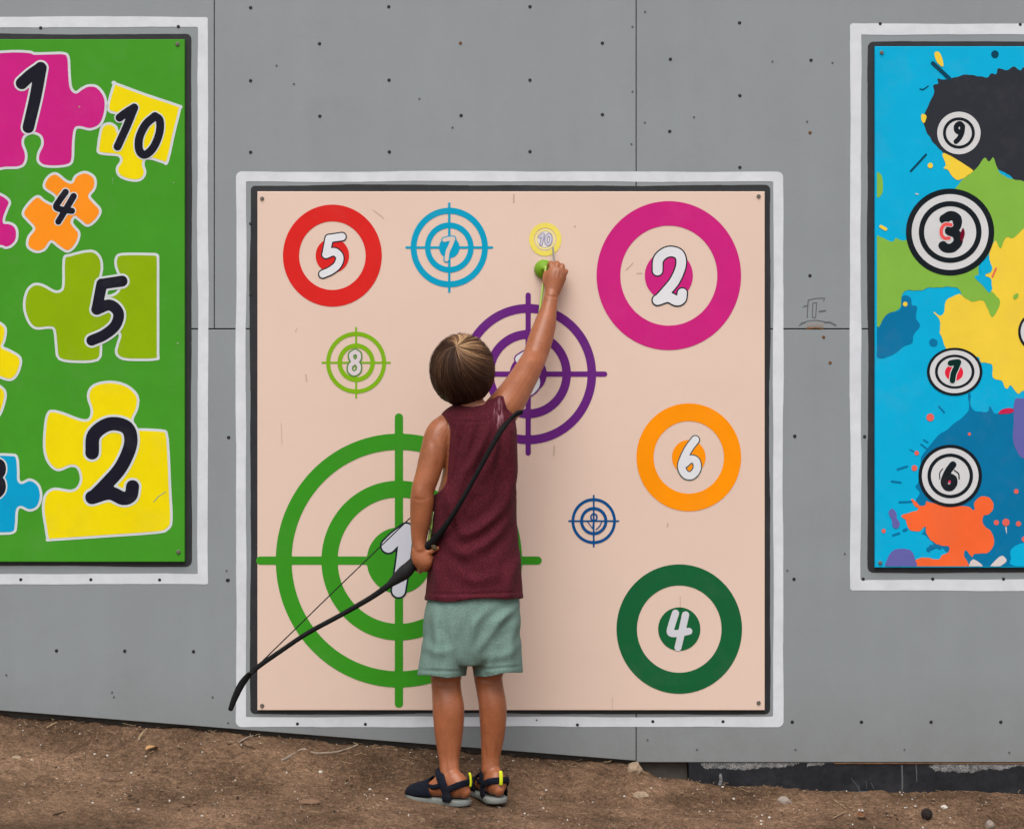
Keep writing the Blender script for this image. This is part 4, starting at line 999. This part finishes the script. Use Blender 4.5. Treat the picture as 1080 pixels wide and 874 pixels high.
# ----- hair
def hair_mat():
    m = bpy.data.materials.new('bleached_highlit_brown_hair'); m.use_nodes = True  # ramp carries bleached streaks and sun highlights painted into the colour
    nt = m.node_tree; N = nt.nodes; L = nt.links; b = N['Principled BSDF']; b.inputs['Roughness'].default_value = .5; b.inputs['Specular IOR Level'].default_value = .18
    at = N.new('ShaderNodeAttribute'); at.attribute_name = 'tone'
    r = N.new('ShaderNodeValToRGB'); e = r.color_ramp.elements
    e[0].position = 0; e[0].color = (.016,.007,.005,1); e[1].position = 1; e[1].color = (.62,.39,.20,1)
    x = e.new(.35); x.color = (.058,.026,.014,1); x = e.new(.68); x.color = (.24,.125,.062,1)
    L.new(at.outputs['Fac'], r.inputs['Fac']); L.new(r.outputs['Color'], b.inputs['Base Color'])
    return m
def make_hair():
    rnd = random.Random(11)
    rx, ry, rz = .0725, .0845, .0830
    pole = Vector((-.010/rx, -.062/ry, .052/rz)).normalized()
    t1 = pole.cross(Vector((1,0,0))).normalized(); t2 = pole.cross(t1).normalized()
    def zend(q):
        a = math.atan2(q.x, -q.y)              # 0 = nape, pi = forehead
        a = abs(a)/math.pi
        return -.95+.04*math.cos(a*20) if a < .25 else (-.95+(a-.25)/.25*.22 if a < .5 else (-.73+(a-.5)/.17*.65 if a < .67 else -.08))
    V = []; Fc = []; tone = []
    # dark under-cap
    seg, rg = 48, 32
    idx = {}
    for j in range(rg+1):
        for i in range(seg):
            th = math.pi*j/rg; a = 2*math.pi*i/seg
            q = Vector((math.sin(th)*math.cos(a), math.sin(th)*math.sin(a), math.cos(th)))
            idx[j,i] = len(V); V.append(HC+Vector((q.x*rx*.965,q.y*ry*.965,q.z*rz*.965))); tone.append(.12)
    for j in range(rg):
        for i in range(seg):
            q = ((V[idx[j,i]]+V[idx[j+1,(i+1) % seg]])*.5-HC); u = Vector((q.x/rx,q.y/ry,q.z/rz))
            if u.length > .1 and u.z > zend(u)+.06: Fc.append((idx[j,i],idx[j+1,i],idx[j+1,(i+1) % seg],idx[j,(i+1) % seg]))
    for s in range(10500):
        fly = s > 10200
        phi = rnd.uniform(0, 2*math.pi); th0 = abs(rnd.gauss(0,.06)) if s % 3 else rnd.uniform(0,1.5); lay = rnd.uniform(.975,1.03)
        wild = rnd.gauss(0,.16)
        swirl = rnd.gauss(.62,.12); freq = rnd.uniform(2,5); ph = rnd.uniform(0,6); wav = rnd.uniform(0,.02)
        lock = mnoise.noise((math.cos(phi)*5, math.sin(phi)*5, 2.2)); jit = rnd.gauss(0,.085)
        lock2 = mnoise.noise((math.cos(phi)*16, math.sin(phi)*16, 7.7))
        endj = rnd.gauss(0,.06)+.05*mnoise.noise((math.cos(phi)*9,math.sin(phi)*9,3.3))
        pts = []; tn = []
        th = th0
        while th < 3.0 and len(pts) < 34:
            f = phi+swirl*min(th,1.4)**.8+wav*math.sin(freq*th+ph)+.09*math.sin(3*phi+th*2)+wild*(th-.4)*.5+.10*mnoise.noise((math.cos(phi)*3,math.sin(phi)*3,th*1.6))
            q = pole*math.cos(th)+(t1*math.cos(f)+t2*math.sin(f))*math.sin(th)
            if q.z < zend(q)+endj: break
            L_ = lay+(.022*lock+.012*lock2)*math.sin(min(1.6,th))
            if q.z < -.45: L_ -= .035*(-.45-q.z)*(1 if q.y < .1 else 0)
            if fly: L_ += .05*max(0,math.sin(th*1.3+ph*.2))
            pts.append(HC+Vector((q.x*rx*L_,q.y*ry*L_,q.z*rz*L_)))
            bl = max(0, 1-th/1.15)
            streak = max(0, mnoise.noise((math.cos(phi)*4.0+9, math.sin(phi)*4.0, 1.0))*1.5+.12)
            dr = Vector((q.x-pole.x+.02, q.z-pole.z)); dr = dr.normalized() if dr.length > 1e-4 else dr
            up = max(0, .45+.75*(dr.x*.75+dr.y*.66))  # painted sun reflection: strands heading up and right get a lighter tone
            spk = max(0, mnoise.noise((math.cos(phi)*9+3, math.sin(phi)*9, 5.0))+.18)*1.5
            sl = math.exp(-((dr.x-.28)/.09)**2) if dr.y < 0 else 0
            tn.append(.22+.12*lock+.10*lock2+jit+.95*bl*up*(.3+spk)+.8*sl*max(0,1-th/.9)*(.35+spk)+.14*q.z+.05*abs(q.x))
            th += .095
        if len(pts) < 3: continue
        w = rnd.uniform(.0007,.0016) if not fly else .0005
        n = len(V)
        for i, p in enumerate(pts):
            t = (pts[min(i+1,len(pts)-1)]-pts[max(i-1,0)]).normalized(); nn = (p-HC).normalized()
            sd = t.cross(nn).normalized(); sd = (sd+nn*rnd_roll(s)).normalized()
            fr_ = i/(len(pts)-1); ww = w*(.5+.5*min(1,fr_*6))*(1-.75*max(0,fr_-.75)/.25)
            V.append(p-sd*ww); V.append(p+sd*ww); tone += [tn[i],tn[i]]
            if i: Fc.append((n+2*i-2,n+2*i-1,n+2*i+1,n+2*i))
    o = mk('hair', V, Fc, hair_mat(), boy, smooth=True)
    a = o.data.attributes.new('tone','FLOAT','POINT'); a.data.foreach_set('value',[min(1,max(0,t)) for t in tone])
    return o
def phi_side(q): return math.pi/2 if q.x > .0 else -.6
def rnd_roll(s): return ((s*7919) % 100)/100*.9-.45
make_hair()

# ----- sandals
NAVY = mat('navy_webbing', (.0065,.0085,.017), .8, var=.3, vs=60, bump=1, bs=250, spec=.15, dirt=.25, dirtcol=(.12,.085,.06)); SOLE = mat('grey_rubber_sole', (.20,.215,.20), .75, var=.15, vs=40, bump=.3, bs=150, dirt=.4, dirtcol=(.2,.14,.09))
NEON = mat('neon_yellow_tab', (.72,.80,.02), .6, var=.08)
def sandal(ft, sgn, label):
    # sole: outline along the foot
    xs = [-.004,.0,.010,.03,.055,.085,.11,.135,.150,.160,.165]
    hw = [.006,.015,.0245,.027,.025,.0285,.032,.031,.0255,.016,.005]
    q = catmull([[x,w] for x,w in zip(xs,hw)],4)
    V = []; Fc = []; n = len(q)
    out = [(x,w) for x,w in q]+[(x,-w) for x,w in q[::-1]]
    m = len(out)
    lev = [(.94,.000),(1.0,.003),(1.0,.009),(.985,.0125),(.93,.0145)]
    for s, z in lev:
        for x, y in out:
            spring = .010*max(0,(x-.12)/.045)**2
            V.append(ft.p(.08+(x-.08)*s, y*s+sgn*.002, z+spring*(1 if z > .001 else .7)))
    for l in range(len(lev)-1):
        for i in range(m): Fc.append((l*m+i,l*m+(i+1) % m,(l+1)*m+(i+1) % m,(l+1)*m+i))
    Fc.append(tuple(reversed(range(m)))); Fc.append(tuple(range((len(lev)-1)*m,len(lev)*m)))
    # treads
    sd = mk('sandal', V, Fc, SOLE, boy, smooth=False); sd['label'] = label
    mod = sd.modifiers.new('b','BEVEL'); mod.width = .001; mod.limit_method = 'ANGLE'; apply_mods(sd); smooth_normals(sd)
    # toe cap: shell over the forefoot
    rows = [(.084,.0310,.0295,.034),(.10,.0320,.027,.031),(.125,.0315,.022,.0275),(.145,.027,.0175,.025),(.158,.0175,.0125,.0225),(.165,.007,.006,.021)]
    V = []; Fc = []; nn = 18
    qq = catmull([list(r) for r in rows],4)
    for x,w,h,z in qq:
        for i in range(nn+1):
            a = math.pi*(-.12+1.24*i/nn)
            slope = -.012*math.sin(a)*max(0,1-(x-.084)/.03)  # throat dips forward at the top
            V.append(ft.p(x-slope, sgn*.002+w*math.cos(a), max(.012,z-.006+h*math.sin(a))))
    for j in range(len(qq)-1):
        for i in range(nn): Fc.append((j*(nn+1)+i,j*(nn+1)+i+1,(j+1)*(nn+1)+i+1,(j+1)*(nn+1)+i))
    tc_ = mk('toe_cap', V, Fc, NAVY, sd, smooth=True)
    s_ = tc_.modifiers.new('t','SOLIDIFY'); s_.thickness = .003*SC; s_.offset = 0; apply_mods(tc_); smooth_normals(tc_)
    U = Vector((0,0,1)); f = ft.f
    P = ft.p
    # instep strap: from the sole up over the ankle front
    ins = tube([P(.034,.027,.014),P(.040,.0285,.032),P(.052,.0265,.054),P(.064,.016,.070),P(.070,0,.075),P(.064,-.016,.070),P(.052,-.0265,.054),P(.040,-.0285,.032),P(.034,-.027,.014)],
               [(.0105,.0022)]*9,10,side=[f,f,f,f,f+U*.5,f,f,f,f],sub=4)
    bk = tube([P(.042,.029,.036),P(.022,.0285,.045),P(.004,.021,.053),P(-.0055,0,.056),P(.004,-.021,.053),P(.022,-.0285,.045),P(.042,-.029,.036)],
              [(.0075,.002)]*7,10,side=U,sub=5)
    lo = tube([P(.048,.029,.020),P(.030,.029,.020)],[(.010,.002)]*2,10,side=U,interp=False)
    lo2 = tube([P(.048,-.029,.020),P(.030,-.029,.020)],[(.010,.002)]*2,10,side=U,interp=False)
    br = [tube([P(.056,s*.027,.046),P(.075,s*.026,.040),P(.092,s*.022,.040)],[(.006,.002)]*3,8,side=U,sub=3) for s in (-1,1)]
    V, Fc = join([ins,bk,lo,lo2]+br); mk('strap', V, Fc, NAVY, sd, smooth=True)
    V, Fc = tube([P(-.0085,0,.046),P(-.0095,0,.056),P(-.0085,0,.068),P(-.006,0,.076)],[(.0042,.0016)]*4,10,side=ft.l,sub=3)
    mk('pull_tab', V, Fc, NEON, sd, smooth=True)
sandal(FL, -1, 'navy sandal on the left foot'); sandal(FR, 1, 'navy sandal on the right foot')

# ---------------------------------------------------------------- bow
BOWM = mat('matt_black_bow', (.009,.009,.010), .65, var=.2, vs=60, bump=.3, bs=200, spec=.15)
bow = thing('toy_bow', 'black recurve toy bow held low in the left hand across the back', 'bow', tuple(W(440,588,.285)))
bp = [((550.5,434.5),.345),((545,436.5),.350),((538,442.5),.353),((529,453),.355),((519,470),.356),((508,490),.355),((497,510),.352),((485,531),.347),((473,550),.336),((462,565),.318),((452,576),.300),((440,588),.285),((427,603),.279),((412,615.5),.275),((392,629.5),.271),((360,648),.266),((325,667),.261),((295,687),.257),((272,703),.254),((262,712),.253),((254,722.5),.252),((247.5,736),.252),((243,748),.252)]
P = [W(p[0],p[1],d) for p,d in bp]
def limb(i0, i1, rad):
    return tube(P[i0:i1],rad,12,side=Vector((.7,0,.7)),sub=5)
k = pu(.3)
V, Fc = limb(0,11,[(2.8*k,1.6*k),(3.4*k,2.0*k),(3.7*k,2.1*k),(3.1*k,2.0*k),(2.7*k,1.9*k),(2.5*k,1.9*k),(2.5*k,2.0*k),(2.7*k,2.3*k),(3.2*k,2.9*k),(4.4*k,4.0*k),(5*k,4.4*k)])
V = [v for v in V]; mk('limb', V, Fc, BOWM, bow, smooth=True)
V, Fc = limb(13,23,[(3.6*k,3.2*k),(3.0*k,2.8*k),(2.7*k,2.6*k),(2.6*k,2.4*k),(2.6*k,2.3*k),(2.8*k,2.2*k),(3.6*k,2.2*k),(3.8*k,2.2*k),(3.4*k,2*k),(2.6*k,1.6*k)])
mk('limb', V, Fc, BOWM, bow, smooth=True)
V, Fc = tube([W(455,573,.304),W(447,580,.292),W(440,588,.284),W(433,597,.281),W(427,603,.279),W(419,609.5,.277),W(411,616,.275)],[4.6*k,5.2*k,5.2*k,6.6*k,7.6*k,6.0*k,3.6*k],16,sub=5)
mk('grip', V, Fc, mat('rubber_grip',(.012,.012,.013),.7,bump=.8,bs=300), bow, smooth=True)
V, Fc = tube([W(455,571.5,.309),W(458.5,578,.31)],[3.4*k,2.6*k],10,interp=False); mk('arrow_rest', V, Fc, mat('olive_plastic',(.13,.10,.05),.6), bow, smooth=True)
V, Fc = tube([W(270.5,703,.254),W(350,625.5,.266),W(430,548.5,.276),W(441,538,.278)],[.75*k]*4,6,sub=2)
s2 = tube([W(441,538,.278),W(455,560,.290),W(460,566,.314)],[.75*k]*3,6,sub=4)
V, Fc = join([(V,Fc),s2])
mk('string', V, Fc, mat('black_string',(.012,.014,.012),.7), bow, smooth=True)

# ---------------------------------------------------------------- arrows
LIME = mat('lime_rubber', (.17,.35,.012), .5, var=.08, spec=.3); SHAFT = mat('lime_shaft', (.46,.66,.14), .4, var=.06); VANE = mat('pale_green_vane', (.56,.72,.36), .5, var=.06)
def arrow(label, cup, a, b, with_cup, vane_len=.055):
    a, b = Vector(a), Vector(b); ax = (b-a).normalized()
    t = thing('toy_arrow', label, 'arrow', tuple(a), 'lime toy arrows')
    V, Fc = tube([a,(a+b)/2,b],[.0031]*3,10,sub=2); mk('shaft', V, Fc, SHAFT, t, smooth=True)
    if with_cup:
        c = Vector(cup); prof = [(.0225,.0),(.0236,.002),(.0228,.006),(.0195,.012),(.014,.0165),(.009,.019),(.0055,.0215),(.0045,.026),(.0,.0265)]
        V = []; Fc = []; n = 28
        for r, h in prof: V += [c+Vector((r*math.cos(2*math.pi*i/n),-h,r*math.sin(2*math.pi*i/n))) for i in range(n)]
        for j in range(len(prof)-1):
            for i in range(n): Fc.append((j*n+i,j*n+(i+1) % n,(j+1)*n+(i+1) % n,(j+1)*n+i))
        mk('suction_cup', V, Fc, LIME, t, smooth=True)
    s = ax.cross(Vector((0,1,0))).normalized(); u = s.cross(ax)
    for kk_ in range(3):
        an = 2*math.pi*kk_/3+.5; dr = s*math.cos(an)+u*math.sin(an); nn = ax.cross(dr)*.0006
        e = b-ax*.008; st_ = e-ax*vane_len
        pr = [st_+dr*.003, st_+ax*.012+dr*.012, e-ax*.004+dr*.015, e+dr*.013, e+dr*.003]
        V = [p+nn for p in pr]+[p-nn for p in pr]; m_ = len(pr)
        Fc = [tuple(range(m_)),tuple(reversed(range(m_,2*m_)))]+[(i,m_+i,m_+(i+1) % m_,(i+1) % m_) for i in range(m_)]
        mk('vane', V, Fc, VANE, t)
    return t
arrow('lime sucker arrow stuck on the peach board in the raised right hand', wall(573.5,284.5)[:1]+(-.0125,)+wall(573.5,284.5)[1:], W(575.5,281.5,.036), W(563.5,372,.046), True)
arrow('pale green arrow tucked between the left arm and the maroon top', None, W(447.5,598,.288), W(458,536,.276), False, .03)
V, Fc = tube([W(583.2,261,.022),W(584,272,.026),W(585.2,284,.032)],[.95*pu(.03)]*3,8,sub=2)
o = mk('stick', V, Fc, mat('grey_stick',(.30,.30,.29),.6), smooth=True, base=tuple(W(585,284,.032))); meta(o,'thin grey stick poking up out of the raised fist','stick')

# ---------------------------------------------------------------- light and camera
w = bpy.data.worlds.new('World'); scene.world = w; w.use_nodes = True
nt = w.node_tree; bg = nt.nodes['Background']
sky = nt.nodes.new('ShaderNodeTexSky'); sky.sky_type = 'NISHITA'; sky.sun_disc = False
EL, AZ = math.radians(60), math.radians(190)      # azimuth from +y clockwise: behind the camera, a little left
sky.sun_elevation = EL; sky.sun_rotation = AZ; sky.air_density = 1.0; sky.dust_density = 3.5; sky.ozone_density = 1.0
hs = nt.nodes.new('ShaderNodeHueSaturation'); hs.inputs['Saturation'].default_value = .35
nt.links.new(sky.outputs['Color'], hs.inputs['Color']); nt.links.new(hs.outputs['Color'], bg.inputs['Color'])
bg.inputs['Strength'].default_value = .15
ld = bpy.data.lights.new('sun','SUN'); ld.energy = 1.95; ld.angle = math.radians(48); ld.color = (1,.965,.92)
lo = bpy.data.objects.new('sun', ld); C.objects.link(lo)
sv = Vector((math.sin(AZ)*math.cos(EL), math.cos(AZ)*math.cos(EL), math.sin(EL)))
lo.rotation_euler = sv.to_track_quat('Z','Y').to_euler(); lo.location = sv*8
cd = bpy.data.cameras.new('camera'); co = bpy.data.objects.new('camera', cd); C.objects.link(co)
co.location = (0,-D*SC,ZC*SC); co.rotation_euler = (math.radians(90),0,0)
cd.sensor_width = 36; cd.sensor_fit = 'HORIZONTAL'; cd.lens = 36*F/1080; cd.clip_end = 2000; cd.clip_start = .05
scene.camera = co
scene.render.resolution_x = 1024; scene.render.resolution_y = 828
scene.view_settings.view_transform = 'Standard'; scene.view_settings.look = 'None'; scene.view_settings.exposure = 0
for o in list(bpy.data.objects):
    if 'base' in o: del o['base']
